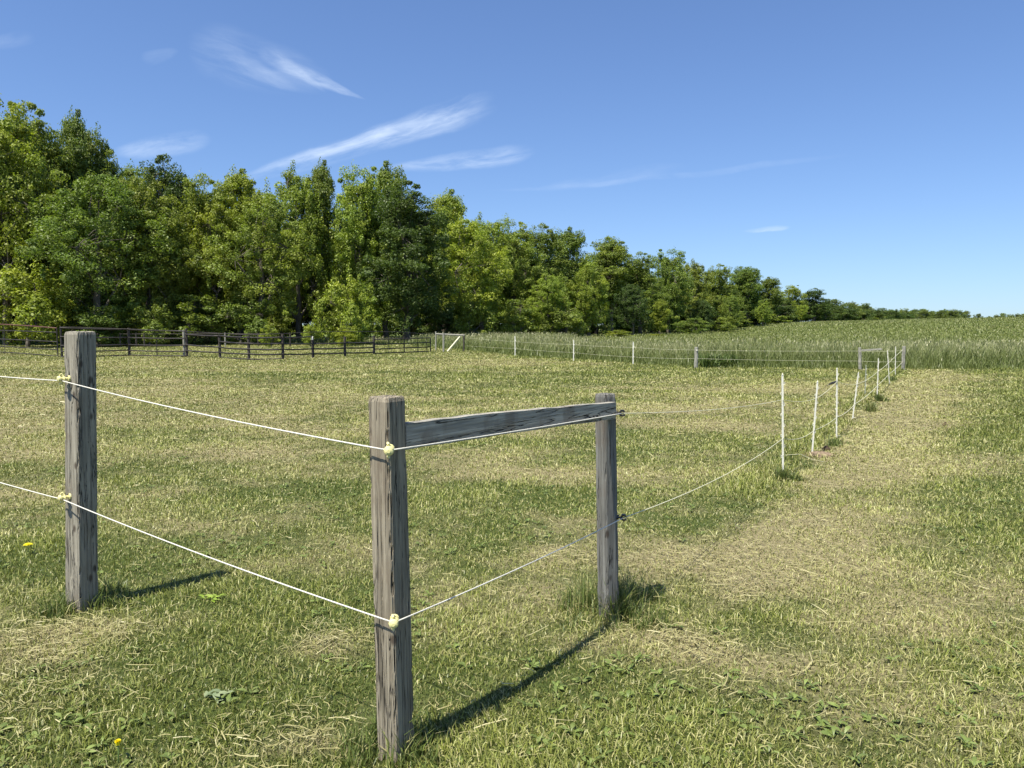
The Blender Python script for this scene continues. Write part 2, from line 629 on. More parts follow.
x, y = scatter(150000, 1.9, 26, 1.7)
dr = dryness(x, y)
k = (rng.uniform(0, 1, len(x)) < 0.015 + 0.42 * dr ** 2) & (y < far_edge(x))
x, y = x[k], y[k]
hx, hy = [], []
for X0, Y0, r_ in HAYP:
    m_ = int(650 * r_)
    q = rng.normal(0, r_ * 0.62, (m_, 2))
    hx.append(X0 + q[:, 0]); hy.append(Y0 + q[:, 1] * 0.8)
x = np.concatenate([x] + hx); y = np.concatenate([y] + hy)
L = rng.gamma(2.6, 0.016, len(x)) + 0.015
big = rng.uniform(0, 1, len(x)) < 0.006
L = np.where(big, L + rng.uniform(0.08, 0.22, len(x)), L) * np.clip(y / 9, 1, 1.25)
w = np.maximum(0.0022 * rng.uniform(.7, 1.6, len(x)) + big * 0.0015, y * 0.0006)
tag(strands('hay_clippings', x, y, L, w, m_straw), kind='stuff')

# broad leaves of plantain, clover and dandelion between the blades
def weeds(name, cx, cy, per, Lm, mat):
    n = len(cx) * per
    x = np.repeat(cx, per); y = np.repeat(cy, per)
    a = rng.uniform(0, 2 * np.pi, n)
    L = Lm * rng.uniform(0.5, 1.3, n)
    w = L * rng.uniform(0.22, 0.38, n)
    el_ = rng.uniform(0.15, 0.9, n)
    z = terrain(x, y) + 0.008
    d = np.stack([np.cos(a) * np.cos(el_), np.sin(a) * np.cos(el_), np.sin(el_)], 1)
    d2 = np.stack([np.cos(a), np.sin(a), np.sin(el_) * 0.1], 1)
    s = np.stack([-np.sin(a), np.cos(a), rng.normal(0, .2, n)], 1) * (w / 2)[:, None]
    c = np.stack([x, y, z], 1) + d * (L * 0.08)[:, None]
    m1 = c + d * (L * .45)[:, None]
    m2 = m1 + d2 * (L * .3)[:, None]
    tip = m2 + d2 * (L * .25)[:, None] - np.array([0, 0, .2])[None] * (L * .25)[:, None]
    v = np.stack([c, m1 - s, m1 + s, m2 - s * .85, m2 + s * .85, tip], 1).reshape(-1, 3)
    base = (np.arange(n) * 6)[:, None]
    loops = (base + np.array([0, 2, 1, 1, 2, 4, 3, 3, 4, 5])[None]).ravel()
    starts = ((np.arange(n) * 10)[:, None] + np.array([0, 3, 7])[None]).ravel()
    return np_mesh(name, v, loops, starts, mat, {'tint': np.repeat(rng.uniform(0, .1, n), 6), 'rnd': np.repeat(rng.uniform(0, 1, n), 6)})


x, y = scatter(2600, 1.9, 12, 1.5)
k = (fbm(x / .7, y / .7, 91, 3) > 0.52) & (dryness(x, y) < 0.6)
m_weed = grass_mat('weed_leaves', (0.085, 0.125, 0.025), (0.19, 0.25, 0.06), STRAW_A, STRAW_B)
tag(weeds('ground_weeds', x[k], y[k], 7, 0.042, m_weed), kind='stuff')

# ------------------------------------------------------------------ tall meadow beyond the fences, hay field on the hill
N = 560000
x, y = scatter(N, 25.5, 75, 1.5, 1.15, 2)
fe = far_edge(x)
k = (y > fe - 1.1 * fbm(x / 1.2, y / 1.2, 15, 3) + .2) & (y < fe + 5 + 20 * fbm(x / 12, y / 12, 9, 3) * rng.uniform(.3, 1, len(x)) + np.where(x < 5, 45, 0))
x, y = x[k], y[k]
n = len(x)
pn = fbm(x / 3, y / 3, 19, 3)
pn2 = fbm(x / 9, y / 7, 29, 3)
h = (0.52 + 0.50 * pn) * rng.uniform(0.35, 1.3, n)
h *= np.where(x < -8, 0.55, 1.0) * (0.22 + 0.78 * sstep(-0.7, 1.5, y - far_edge(x) + 0.8 * (fbm(x, y, 44, 2) - .5)))
head = rng.uniform(0, 1, n) < 0.35 + 0.5 * (pn2 - .45)
dd_ = y - far_edge(x)
head &= rng.uniform(0, 1, n) < 0.15 + sstep(0.5, 4, dd_)
tint = np.where(head, rng.uniform(0.4, 1, n), rng.uniform(0, 0.35, n)) * (0.35 + .65 * sstep(0.3, 5, dd_))
w = y * 0.00052 * rng.uniform(0.5, 1.6, n)
tag(make_blades('meadow_grass', x, y, terrain(x, y), h, w, np.abs(rng.normal(0.42, 0.32, n)), tint, rng.uniform(0, 1, n) * (0.35 + .65 * sstep(0.2, 4, dd_)), m_meadow, mid=0.5), kind='stuff')

# seed heads on thin stalks of the meadow
k = head & (rng.uniform(0, 1, n) < 0.40)
xs, ys, hs = x[k], y[k], h[k]
ns = len(xs)
m_head = grass_mat('seed_heads', (0.15, 0.155, 0.08), (0.27, 0.27, 0.13), (0.28, 0.28, 0.14), (0.40, 0.39, 0.22), 0.2)
tag(make_blades('meadow_seed_heads', xs, ys, terrain(xs, ys) + hs * 0.84, np.full(ns, 0.13) * rng.uniform(.7, 1.3, ns), ys * 0.0007, np.abs(rng.normal(.6, .25, ns)), rng.uniform(0, 1, ns), rng.uniform(0, 1, ns), m_head, mid=0.5), kind='stuff')

N = 380000
x, y = scatter(N, 36, 215, 1.45, 1.12, 2)
k = (y > far_edge(x) + 9) & (x > 4)
x, y = x[k], y[k]
n = len(x)
pn = fbm(x / 12, y / 12, 39, 4)
h = (0.22 + .16 * pn) * rng.uniform(0.5, 1.4, n)
tint = np.where(rng.uniform(0, 1, n) < 0.12 + .3 * (pn > .58), rng.uniform(.3, .9, n), rng.uniform(0, .25, n))
m_crop = grass_mat('hay_field_blades', (0.105, 0.135, 0.028), (0.190, 0.218, 0.055), (0.20, 0.20, 0.09), (0.30, 0.29, 0.14))
tag(make_blades('hay_field_grass', x, y, terrain(x, y), h, y * 0.0007 * rng.uniform(.6, 1.5, n), np.abs(rng.normal(0.7, 0.4, n)), tint, rng.uniform(0, 1, n), m_crop), kind='stuff')


# ------------------------------------------------------------------ weathered wood
def wood_mat(name, light, dark, crack=(0.02, 0.018, 0.016), axis_=2, stain=(0.14, 0.10, 0.07)):
    m, nt, out = new_mat(name)
    tcn = node(nt, 'ShaderNodeTexCoord')
    sc = [60, 60, 60]; sc[axis_] = 2.2
    sc2 = [26, 26, 26]; sc2[axis_] = 0.9

    def nz(scale, det, rg=0.6, dist=0.0):
        mp = node(nt, 'ShaderNodeMapping')
        mp.inputs['Scale'].default_value = scale
        nt.links.new(tcn.outputs['Object'], mp.inputs[0])
        q = node(nt, 'ShaderNodeTexNoise', i_Scale=1.0, i_Detail=det, i_Roughness=rg, i_Distortion=dist)
        nt.links.new(mp.outputs[0], q.inputs['Vector'])
        return q.outputs[0]
    fine = nz(sc, 6.0, 0.65)
    sc3 = [170, 170, 170]; sc3[axis_] = 5
    hair = nz(sc3, 3.0, 0.6)
    grain = nz(sc2, 4.0, 0.6, 1.2)
    blot = nz([9, 9, 5], 4.0)
    c = ramp(nt, fine, [(0.28, dark), (0.5, tuple((a + b) / 2 for a, b in zip(dark, light))), (0.72, light)])
    c = mixc(nt, math_n(nt, 'MULTIPLY', maprange(nt, blot, 0.5, 0.72), 0.5), c, stain)
    hm = maprange(nt, hair, 0.36, 0.5)
    c = mixc(nt, math_n(nt, 'MULTIPLY', math_n(nt, 'SUBTRACT', 1.0, hm), 0.38), c, dark)
    # drying cracks: thin bands of the grain noise
    cr = math_n(nt, 'ABSOLUTE', math_n(nt, 'SUBTRACT', grain, 0.5))
    cm = maprange(nt, cr, 0.002, 0.014)
    c = mixc(nt, math_n(nt, 'SUBTRACT', 1.0, cm), c, crack)
    # knots
    mpk = node(nt, 'ShaderNodeMapping')
    sk = [9, 9, 9]; sk[axis_] = 5.0
    mpk.inputs['Scale'].default_value = sk
    nt.links.new(tcn.outputs['Object'], mpk.inputs[0])
    vor = node(nt, 'ShaderNodeTexVoronoi', i_Scale=1.0)
    nt.links.new(mpk.outputs[0], vor.inputs['Vector'])
    kn = maprange(nt, vor.outputs['Distance'], 0.06, 0.15)
    c = mixc(nt, math_n(nt, 'MULTIPLY', math_n(nt, 'SUBTRACT', 1.0, kn), 0.8), c, (0.05, 0.035, 0.025))
    p = node(nt, 'ShaderNodeBsdfPrincipled')
    p.inputs['Roughness'].default_value = 0.85
    p.inputs['Specular IOR Level'].default_value = 0.2
    nt.links.new(c, p.inputs['Base Color'])
    hh = math_n(nt, 'ADD', math_n(nt, 'MULTIPLY', fine, 0.6), math_n(nt, 'ADD', math_n(nt, 'MULTIPLY', cm, 0.9), math_n(nt, 'MULTIPLY', hm, 0.25)))
    b = node(nt, 'ShaderNodeBump', i_Strength=0.9, i_Distance=0.0035)
    nt.links.new(hh, b.inputs['Height'])
    nt.links.new(b.outputs[0], p.inputs['Normal'])
    nt.links.new(p.outputs[0], out.inputs[0])
    return m


m_wood_a = wood_mat('grey_brown_post_wood', (0.38, 0.335, 0.25), (0.135, 0.113, 0.082))
m_wood_b = wood_mat('silver_grey_post_wood', (0.38, 0.35, 0.28), (0.15, 0.136, 0.107))
m_wood_c = wood_mat('dark_grey_post_wood', (0.25, 0.245, 0.22), (0.085, 0.082, 0.073))
m_wood_r = wood_mat('silver_grey_rail_wood', (0.52, 0.49, 0.41), (0.19, 0.177, 0.148), axis_=0)


def post_mesh(name, s, h, mat, parent, seed, chip=1.0, top='flat', sink=0.25, lean=(0, 0), rz=0.0):
    """square sawn post with worn arrises, splits in the top and a slightly uneven surface"""
    lean = (math.cos(rz) * lean[0] + math.sin(rz) * lean[1], -math.sin(rz) * lean[0] + math.cos(rz) * lean[1])
    r = random.Random(seed)
    ns, nz = 22, max(30, int((h + sink) / 0.018))
    hs = s / 2
    ring = []
    for side in range(4):
        for k in range(ns):
            t = (k + 0.5) / ns * 2 - 1
            a = side * math.pi / 2
            u, v = t * hs, -hs
            ring.append((u * math.cos(a) - v * math.sin(a), u * math.sin(a) + v * math.cos(a)))
    ring = np.array(ring)
    M = len(ring)
    t = np.abs((np.arange(ns) + 0.5) / ns * 2 - 1)
    edge = np.tile(t, 4)
    zz = np.linspace(-sink, h, nz)
    V = []
    for i, z in enumerate(zz):
        ang = np.arange(M) / M * 40.0
        n_a = fbm(ang * 1.3 + seed * 7, np.full(M, z * 1.6), seed, 3) - 0.5
        n_b = vnoise(ang * 1.6 + seed * 3, np.full(M, z * 22), seed + 5)
        k = 1 - 0.03 * (edge > 0.85) - 0.14 * chip * sstep(0.72, .95, edge) * sstep(0.62, .9, n_b) + 0.03 * n_a
        fu = np.tile((np.arange(ns) + 0.5) / ns * 2 - 1, 4)
        wv = 0.25 * math.sin(z * 2.3 + seed) + 0.12 * (float(vnoise(np.array([z * 9.0]), np.array([seed * 1.0]), 3)[0]) - .5)
        k = k - 0.10 * chip * np.exp(-((fu - wv) / 0.045) ** 2) * (np.arange(M) < ns) * sstep(h * .95, h * .5, z)
        k = k - 0.10 * np.exp(-((fu + 0.3 - wv) / 0.05) ** 2) * (np.arange(M) // ns == 1) * sstep(h * .55, h, z)
        tp = max(0, (z - (h - 0.02)) / 0.02)
        k = k * (1 - 0.07 * tp * tp) * (1 + 0.05 * (1 - z / h))
        P = ring * k[:, None]
        zc = np.full(M, z)
        if tp > 0:
            zc = zc - tp * (0.006 * vnoise(ang * 2.2, np.zeros(M), seed + 9) + 0.004 * (n_a + .5))
        V.append(np.stack([P[:, 0] + lean[0] * z, P[:, 1] + lean[1] * z, zc], 1))
    V = np.concatenate(V)
    fs = []
    for i in range(nz - 1):
        for k in range(M):
            a, b_ = i * M + k, i * M + (k + 1) % M
            fs.append((a, b_, b_ + M, a + M))
    top_i = (nz - 1) * M
    mb = MB()
    # inner rings of the end grain
    base = V[top_i:top_i + M]
    c = base.mean(0)
    extra = []
    for q, dz in ((0.7, 0.000), (0.4, -0.001), (0.1, -0.001)):
        rr = c + (base - c) * q
        rr[:, 2] = base[:, 2].mean() + 0.003 + dz + 0.004 * (vnoise(np.arange(M) * 0.9, np.full(M, q * 5), seed + 3) - .5)
        extra.append(rr)
    VV = np.concatenate([V] + extra)
    for e in range(3):
        s0 = top_i if e == 0 else nz * M + (e - 1) * M
        s1 = nz * M + e * M
        for k in range(M):
            fs.append((s0 + k, s0 + (k + 1) % M, s1 + (k + 1) % M, s1 + k))
    fs.append(tuple(nz * M + 2 * M + k for k in range(M)))
    mb.add(VV, fs)
    return mb.build(name, mat, parent)


m_yellow = plain('pale_yellow_plastic', (0.72, 0.66, 0.30), 0.4, 0.5, 0.08, 60)
m_black = plain('black_plastic', (0.02, 0.02, 0.02), 0.35, 0.5, 0.2, 60)
m_nail = plain('rusty_nail', (0.06, 0.045, 0.04), 0.6, 0.4, 0.3, 200, 0.6)
m_rope = plain('white_rope', (0.62, 0.60, 0.53), 0.6, 0.3, 0.22, 260, 0, 0.6)
m_wire = plain('cream_polywire', (0.66, 0.64, 0.46), 0.6, 0.3, 0.25, 260)
m_wpost = plain('white_plastic_stake', (0.70, 0.68, 0.58), 0.5, 0.4, 0.18, 22)
m_pipe = plain('dark_pipe_steel', (0.035, 0.030, 0.027), 0.6, 0.4, 0.4, 6, 0.2)
m_pipe_red = plain('red_brown_pipe', (0.10, 0.042, 0.03), 0.6, 0.4, 0.3, 4, 0.1)
m_farwood = plain('dark_fence_wood', (0.06, 0.052, 0.045), 0.85, 0.2, 0.35, 14)
m_palewood = plain('pale_fence_wood', (0.27, 0.26, 0.215), 0.85, 0.2, 0.25, 14)


def insulator(name, loc, out_dir, mat, parent, style=0, size=1.0):
    """rope insulator: nail-on base plate, stem, grooved spool with two ears; loc is on the post face"""
    d = Vector(out_dir).normalized()
    up = Vector((0, 0, 1))
    side = up.cross(d).normalized()
    mb = MB()
    L = Vector(loc)
    s = size

    def disc(c0, c1, r0, r1):
        mb.tube([L + d * c0, L + d * c1], [r0, r1], 14)
    if style == 0:
        mb.tube([L + d * -0.002, L + d * 0.006], [0.017 * s, 0.015 * s], 14)
        mb.tube([L + d * 0.006, L + d * 0.020, L + d * 0.026, L + d * 0.032, L + d * 0.040, L + d * 0.046],
                [0.008 * s, 0.008 * s, 0.017 * s, 0.010 * s, 0.010 * s, 0.018 * s], 14)
        mb.tube([L + d * 0.046, L + d * 0.054, L + d * 0.058], [0.018 * s, 0.015 * s, 0.006 * s], 14)
        for q in (-1, 1):
            mb.tube([L + d * 0.028 + up * 0.012 * q * s, L + d * 0.034 + up * 0.026 * q * s - side * .004, L + d * 0.046 + up * 0.022 * q * s],
                    [0.006 * s, 0.005 * s, 0.004 * s], 8)
    else:
        mb.tube([L + d * -0.002, L + d * 0.008], [0.013 * s, 0.012 * s], 12)
        mb.tube([L + d * 0.008, L + d * 0.028], [0.006 * s, 0.006 * s], 10)
        ring = [L + d * 0.034 + d * 0.013 * math.cos(t) + up * 0.013 * math.sin(t) for t in np.linspace(0.4, 5.9, 14)]
        mb.tube(ring, 0.0055 * s, 8)
        mb.box(tuple(L + d * 0.034 + up * 0.014), (0.02, 0.014, 0.01), 0.5)
    o = mb.build(name, mat, parent, smooth=False)
    nl = MB()
    nl.tube([L + d * 0.006 + up * 0.012, L + d * 0.012 + up * 0.012], 0.003, 8)
    nl.build('nail', m_nail, o)
    return o


def local(o, p):
    return o.matrix_world.inverted() @ Vector(p)


# ------------------------------------------------------------------ foreground posts
# left post
PL = G(82, 608)
zt = AT(80, 331, PL[1])[2]
SL = 0.111
RL = -math.radians(24.0)
left_post = empty('fence_post', tuple(PL), 'thick square grey wooden post standing alone at left with two yellow insulators', 'fence post', None, RL)
post_mesh('post', SL, zt, m_wood_b, left_post, 3, lean=(0.037, 0), rz=RL)
# front post and far post share the brace rail
PFp = G(396.5, 757)
PFp_top = AT(388, 395.5, PFp[1])[2]
PR = G(608.5, 616)
PR_top = AT(604, 393, PR[1])[2]
BD = (PR - PFp)[:2]
BD = BD / np.linalg.norm(BD)
RB = math.atan2(BD[1], BD[0]) - math.pi / 2      # local +Y runs along the brace
brace = empty('brace_fence', tuple(PFp), 'two weathered wooden posts in the foreground joined near the top by one nailed board', 'fence', None, RB)
SF = 0.093
f_post = post_mesh('post', SF, PFp_top, m_wood_a, brace, 11, 1.6, lean=(-0.015, 0.0), rz=RB)
f_post['label'] = 'nearer brown grey post with a long drying crack'
bl = float(np.linalg.norm((PR - PFp)[:2]))
r_post = post_mesh('post', 0.080, PR_top, m_wood_c, brace, 17, 1.0, lean=(-0.024, 0), rz=RB - math.radians(20))
r_post.location = (0, bl, 0)
r_post.rotation_euler = (0, 0, math.radians(-20))
r_post['label'] = 'farther darker grey post rising from a grass tuft'
m_inv = Matrix.Translation(Vector(PFp)) @ Matrix.Rotation(RB, 4, 'Z')


def rail_mesh():
    y0, y1 = SF / 2 - 0.012, bl - 0.036
    zc0 = AT(406, 434.5, PFp[1] + 0.06)[2]
    zc1 = AT(606, 409.5, PR[1])[2]
    xo0, xo1 = 0.012, 0.030
    n, hgt, th = 70, 0.094, 0.042
    cs = [(-th / 2, -hgt / 2), (th / 2, -hgt / 2), (th / 2, -hgt / 6), (th / 2, hgt / 6), (th / 2, hgt / 2), (-th / 2, hgt / 2), (-th / 2, hgt / 6), (-th / 2, -hgt / 6)]
    V, Fs = [], []
    rr = random.Random(5)
    for i in range(n + 1):
        t = i / n
        L = (y1 - y0) * t
        bow = 0.010 * math.sin(t * 3.1)
        e0 = 0.004 * (vnoise(np.array([t * 14.]), np.array([1.]), 3)[0] - .5)
        e1 = 0.006 * (vnoise(np.array([t * 17.]), np.array([2.]), 4)[0] - .5)
        for (cx, cz) in cs:
            ed = e1 if cz > hgt / 4 else (e0 if cz < -hgt / 4 else 0)
            V.append((L, -(xo0 + (xo1 - xo0) * t + cx * (1 - .04 * (abs(cz) > hgt / 4))), zc0 + (zc1 - zc0) * t + cz * (1.0 - 0.10 * t) + ed + bow * 0.4))
    M = len(cs)
    for i in range(n):
        for k in range(M):
            a, b_ = i * M + k, i * M + (k + 1) % M
            Fs.append((a, a + M, b_ + M, b_))
    Fs.append(tuple(range(M)))
    Fs.append(tuple(n * M + k for k in range(M - 1, -1, -1)))
    mb = MB()
    mb.add(V, Fs)
    o = mb.build('rail', m_wood_r, brace)
    # local X of the mesh runs along the board (grain axis); turn it on to the brace direction
    o.location = (0, y0, 0)
    o.rotation_euler = (0, 0, math.pi / 2)
    return o, zc0, zc1, xo0, xo1, y0, y1


rail, zc0, zc1, xo0, xo1, ry0, ry1 = rail_mesh()
for (t, dz) in ((0.025, 0.022), (0.03, -0.022), (0.975, 0.02), (0.98, -0.018)):
    nb = MB()
    xx = xo0 + (xo1 - xo0) * t + 0.018
    zz = zc0 + (zc1 - zc0) * t + dz
    nb.tube([(ry0 * 0 + (ry1 - ry0) * t, -xx + 0.004, zz), ((ry1 - ry0) * t, -xx - 0.002, zz)], [0.004, 0.0045], 8)
    nb.build('nail', m_nail, rail)

bpy.context.view_layer.update()

# insulators
def face_ins(post_root, P, s, ang, normal_local, px, py, mat, style, size=1.0, nm='insulator'):
    """put an insulator on the post face whose local normal is given, at the height seen at (px, py)"""
    z = AT(px, py, P[1] - 0.05)[2]
    nl = Vector(normal_local[:3])
    off = Vector((normal_local[3], normal_local[4], 0))
    return insulator(nm, tuple(Vector((nl.x * s / 2, nl.y * s / 2, z)) + off), tuple(nl), mat, post_root, style, size)


zU1 = AT(67, 379, PL[1] - 0.08)[2]
zL1 = AT(67, 498, PL[1] - 0.08)[2]
LL = (math.cos(RL) * .037, -math.sin(RL) * .037)
LF = (-math.cos(RB) * .015, math.sin(RB) * .015)
LR = (-math.cos(RB) * .024, math.sin(RB) * .024)
ins = []
for z in (zU1, zL1):
    # on the left, sunlit face (local -Y turned by RL), reaching out towards the pen side
    ins.append(insulator('insulator', (-0.016 + LL[0] * z, -SL / 2 + LL[1] * z, z), (-0.28, -1.0, 0.0), m_yellow, left_post, 0))
zU2 = AT(393, 448, PFp[1] - 0.05)[2]
zL2 = AT(397, 617, PFp[1] - 0.05)[2]
f_ins = [insulator('insulator', (SF / 2 + 0.005 + LF[0] * z, -SF / 2 + LF[1] * z + .003, z), (0.8, -1.0, 0.0), m_yellow, brace, 0, 0.95) for z in (zU2, zL2)]
zU3 = AT(616, 413, PR[1])[2]
zL3 = AT(618, 517, PR[1])[2]
r_ins = [insulator('insulator', (0.047 + LR[0] * z, bl + 0.025 + LR[1] * z, z), (1.0, 0.35, 0.0), m_black, brace, 1) for z in (zU3, zL3)]
for o in r_ins:
    o['label'] = 'black plastic insulator on the farther post'
ML = Matrix.Translation(Vector(PL)) @ Matrix.Rotation(RL, 4, 'Z')


def hook(M, loc, d, k):
    return M @ (Vector(loc) + Vector(d).normalized() * k)


hU1 = hook(ML, (-0.016 + LL[0] * zU1, -SL / 2 + LL[1] * zU1, zU1), (-0.28, -1, 0), 0.036) - Vector((0, 0, 0.010))
hL1 = hook(ML, (-0.016 + LL[0] * zL1, -SL / 2 + LL[1] * zL1, zL1), (-0.28, -1, 0), 0.036) - Vector((0, 0, 0.010))
hU2 = hook(m_inv, (SF / 2 + 0.005 + LF[0] * zU2, -SF / 2 + LF[1] * zU2 + .003, zU2), (0.8, -1, 0), 0.036)
hL2 = hook(m_inv, (SF / 2 + 0.005 + LF[0] * zL2, -SF / 2 + LF[1] * zL2 + .003, zL2), (0.8, -1, 0), 0.036)
hU3 = hook(m_inv, (0.047 + LR[0] * zU3, bl + 0.025 + LR[1] * zU3, zU3), (1, .35, 0), 0.034)
hL3 = hook(m_inv, (0.047 + LR[0] * zL3, bl + 0.025 + LR[1] * zL3, zL3), (1, .35, 0), 0.034)


def span(a, b, sag, n=16):
    a, b = Vector(a), Vector(b)
    return [a.lerp(b, i / n) - Vector((0, 0, 4 * sag * (i / n) * (1 - i / n))) for i in range(n)]


# the left post's neighbour stands outside the frame; the ropes run on to it
UL0 = Vector(AT(-140, 358, PL[1] + 0.9))
LL0 = Vector(AT(-140, 436, PL[1] + 0.9))

# ------------------------------------------------------------------ white step-in posts of the line fence
STK = [  # base px, base py, top px, top py, words
    (783, 479, 782.5, 375, 'tall white plastic stake nearest the camera, in a dark grass tuft'),
    (812, 455, 817.5, 382, 'second white stake, leaning right beside a patch of bare earth'),
    (836.5, 438, 837, 369, 'third white stake, upright, with a dark clip on the upper rope'),
    (852.5, 419, 858.5, 373, 'fourth white stake, short and leaning to the right'),
    (877, 400, 878.5, 359, 'fifth white stake, with a small dark tuft at its foot'),
    (889.5, 384, 887.5, 351, 'sixth white stake, tilted slightly left before the meadow'),
    (895.3, 377, 895.6, 347, 'seventh and farthest white stake of the row, just before the grey corner post'),
]


def stake(h, k):
    mb = MB()
    mb.box((0, 0, h / 2), (0.019, 0.005, h))
    mb.box((0, 0.0062, h / 2 - 0.01), (0.005, 0.0075, h - 0.04))
    mb.tube([(0, 0, h), (0, 0, h + 0.02)], [0.008, 0.003], 6)
    o = mb.build('stem', m_wpost)
    cs = []
    for i in range(8):
        z = h * (0.22 + 0.1 * i)
        cb = MB()
        sgn = 1 if i % 2 else -1
        pts = [(sgn * 0.009, -0.002, z - 0.014), (sgn * 0.019, -0.004, z - 0.010), (sgn * 0.021, -0.004, z + 0.006), (sgn * 0.013, -0.004, z + 0.014)]
        cb.tube(pts, 0.0028, 6)
        cs.append(cb.build('clip', m_wpost, o))
    return o, cs


stk_pos = []
for i, (bx, by, tx, ty, lab) in enumerate(STK):
    P = G(bx, by)
    T = AT(tx, ty, P[1])
    h = float(T[2])
    root = empty('stake', tuple(P), lab, 'fence stake', 'white stakes along the rope fence', -0.5)
    st, cs = stake(math.hypot(h, T[0] - P[0]), i)
    st.parent = root
    # tread-in foot
    fb = MB()
    fb.box((0.02, 0, 0.03), (0.05, 0.006, 0.008))
    fb.tube([(0, 0, 0.0), (0, 0, -0.08)], [0.004, 0.001], 6)
    fb.build('foot', m_wpost, root)
    lean = (T[0] - P[0]) / h
    root.rotation_euler = (0, math.atan(lean), 0)
    stk_pos.append((P, T, h))

CORN = [(903, 371, 346)]
PC = G(903, 370.5)
PC_h = AT(902, 346, PC[1])[2]
PC2 = G(860, 369.5)
PC2_h = AT(857.5, 347.5, PC2[1])[2]
PG = G(696, 368.5)
PG_h = AT(695.5, 347, PG[1])[2]


def simple_post(mb, s, h, seed=1, rnd=True):
    r = random.Random(seed)
    pts = [(r.uniform(-.006, .006), r.uniform(-.006, .006), -0.2)] + [(r.uniform(-.006, .006), r.uniform(-.006, .006), h * k / 6) for k in range(1, 6)] + [(0, 0, h - .012), (0, 0, h)]
    mb.tube(pts, [s * .52] * 6 + [s * .5, s * .42], 10 if rnd else 4)


corner = empty('corner_brace', tuple(PC), 'grey corner posts with a short top board, ending the row of white stakes', 'fence')
mb = MB(); simple_post(mb, 0.11, PC_h, 3); mb.build('post', m_palewood, corner)
mb = MB(); simple_post(mb, 0.10, PC2_h, 4); o = mb.build('post', m_palewood, corner); o.location = Vector(PC2 - PC); o.rotation_euler = (0, -0.05, 0)
mb = MB()
q0 = Vector(AT(859, 350.5, PC2[1]) - PC); q1 = Vector(AT(882, 349, PC2[1] - 0.2) - PC)
for k in range(1):
    d = (q1 - q0)
    c = (q0 + q1) / 2
    mb.box(tuple(c), (d.length, 0.03, 0.06), math.atan2(d.y, d.x), -math.asin(d.z / d.length))
mb.build('top_board', m_palewood, corner)

gp = empty('fence_post', tuple(PG), 'lone grey wooden post in the far rope fence beside a dark weed clump', 'fence post')
mb = MB(); simple_post(mb, 0.13, PG_h, 8); mb.build('post', m_palewood, gp)
mb = MB(); mb.box((0, -0.07, PG_h - .12), (0.03, 0.02, 0.05)); mb.box((0, -0.085, PG_h - .12), (0.045, 0.012, 0.02)); mb.build('insulator', m_wpost, gp)

# thin grey stake standing inside the fence
PT = G(865, 395)
PT_h = AT(865.5, 364, PT[1])[2]
ts = empty('stake', tuple(PT), 'thin grey green stake standing just inside the white stake row', 'fence stake')
mb = MB(); mb.box((0, 0, PT_h / 2 - .02), (0.022, 0.006, PT_h)); mb.box((0, .006, PT_h / 2 - .02), (0.006, 0.01, PT_h - .04)); mb.build('stem', plain('galvanised', (0.30, 0.32, 0.24), 0.6, 0.3, 0.2, 10), ts)
for i in range(4):
    mb = MB(); mb.box((0.012, -0.006, PT_h * (.3 + .18 * i)), (0.014, 0.012, 0.02)); mb.build('clip', m_wpost, ts)

# far rope fence: white stakes on the meadow edge
FST = [(515, 357, 514, 336, 'farthest left white stake of the rope fence on the meadow edge, nearest the wooden gate'),
       (573.5, 361, 573, 340, 'middle white stake of the three on the meadow edge'),
       (633, 364.5, 634, 342, 'white stake on the meadow edge, nearest the lone grey post')]
far_pos = []
for bx, by, tx, ty, lab in FST:
    P = G(bx, by)
    h = float(AT(tx, ty, P[1])[2])
    root = empty('stake', tuple(P), lab, 'fence stake', 'white stakes on the meadow edge')
    mb = MB()
    mb.box((0, 0, h / 2 - .02), (0.042, 0.012, h)); mb.box((0, .012, h / 2 - .02), (0.012, 0.014, h - .04)); mb.tube([(0, 0, h - .02), (0, 0, h + .01)], [0.02, 0.012], 6)
    mb.build('stem', m_wpost, root)
    for zc in (0.35, 0.78):
        mb = MB(); mb.box((0.026, -0.012, h * zc), (0.03, 0.016, 0.045)); mb.build('clip', m_wpost, root)
    far_pos.append((P, h))

# ------------------------------------------------------------------ ropes
def on_stake(i, frac):
    P, T, h = stk_pos[i]
    return Vector((P[0] + (T[0] - P[0]) * frac, P[1] - 0.012, h * frac))


def stk_at(i, py):
    P, T, h = stk_pos[i]
    z = AT(T[0], py, P[1])[2]
    return on_stake(i, z / h)


cornU = Vector((PC[0] - .05, PC[1] - .04, AT(903, 349.5, PC[1])[2]))
cornL = Vector((PC[0] - .05, PC[1] - .04, AT(903, 362, PC[1])[2]))
up_pts = span(UL0, hU1, 0.02) + span(hU1, hU2, 0.015, 30) + span(hU2, hU3, 0.004)
up_pts.append(hU3)
upper = MB()
upper.tube([tuple(q) for q in up_pts], 0.0029, 8)
tag(upper.build('rope', m_rope, smooth=True), 'upper thick white rope through the insulators of the three foreground posts', 'rope')
lo_pts = span(LL0, hL1, 0.02) + span(hL1, hL2, 0.015, 30)
n_thick = len(lo_pts)
lo_pts += span(hL2, hL3, 0.012)
lo_pts.append(hL3)
lower = MB()
lower.tube([tuple(q) for q in lo_pts], [0.0029 if i <= n_thick else 0.0026 for i in range(len(lo_pts))], 8)
tag(lower.build('rope', m_rope, smooth=True), 'lower thick white rope at knee height along the three foreground posts', 'rope')

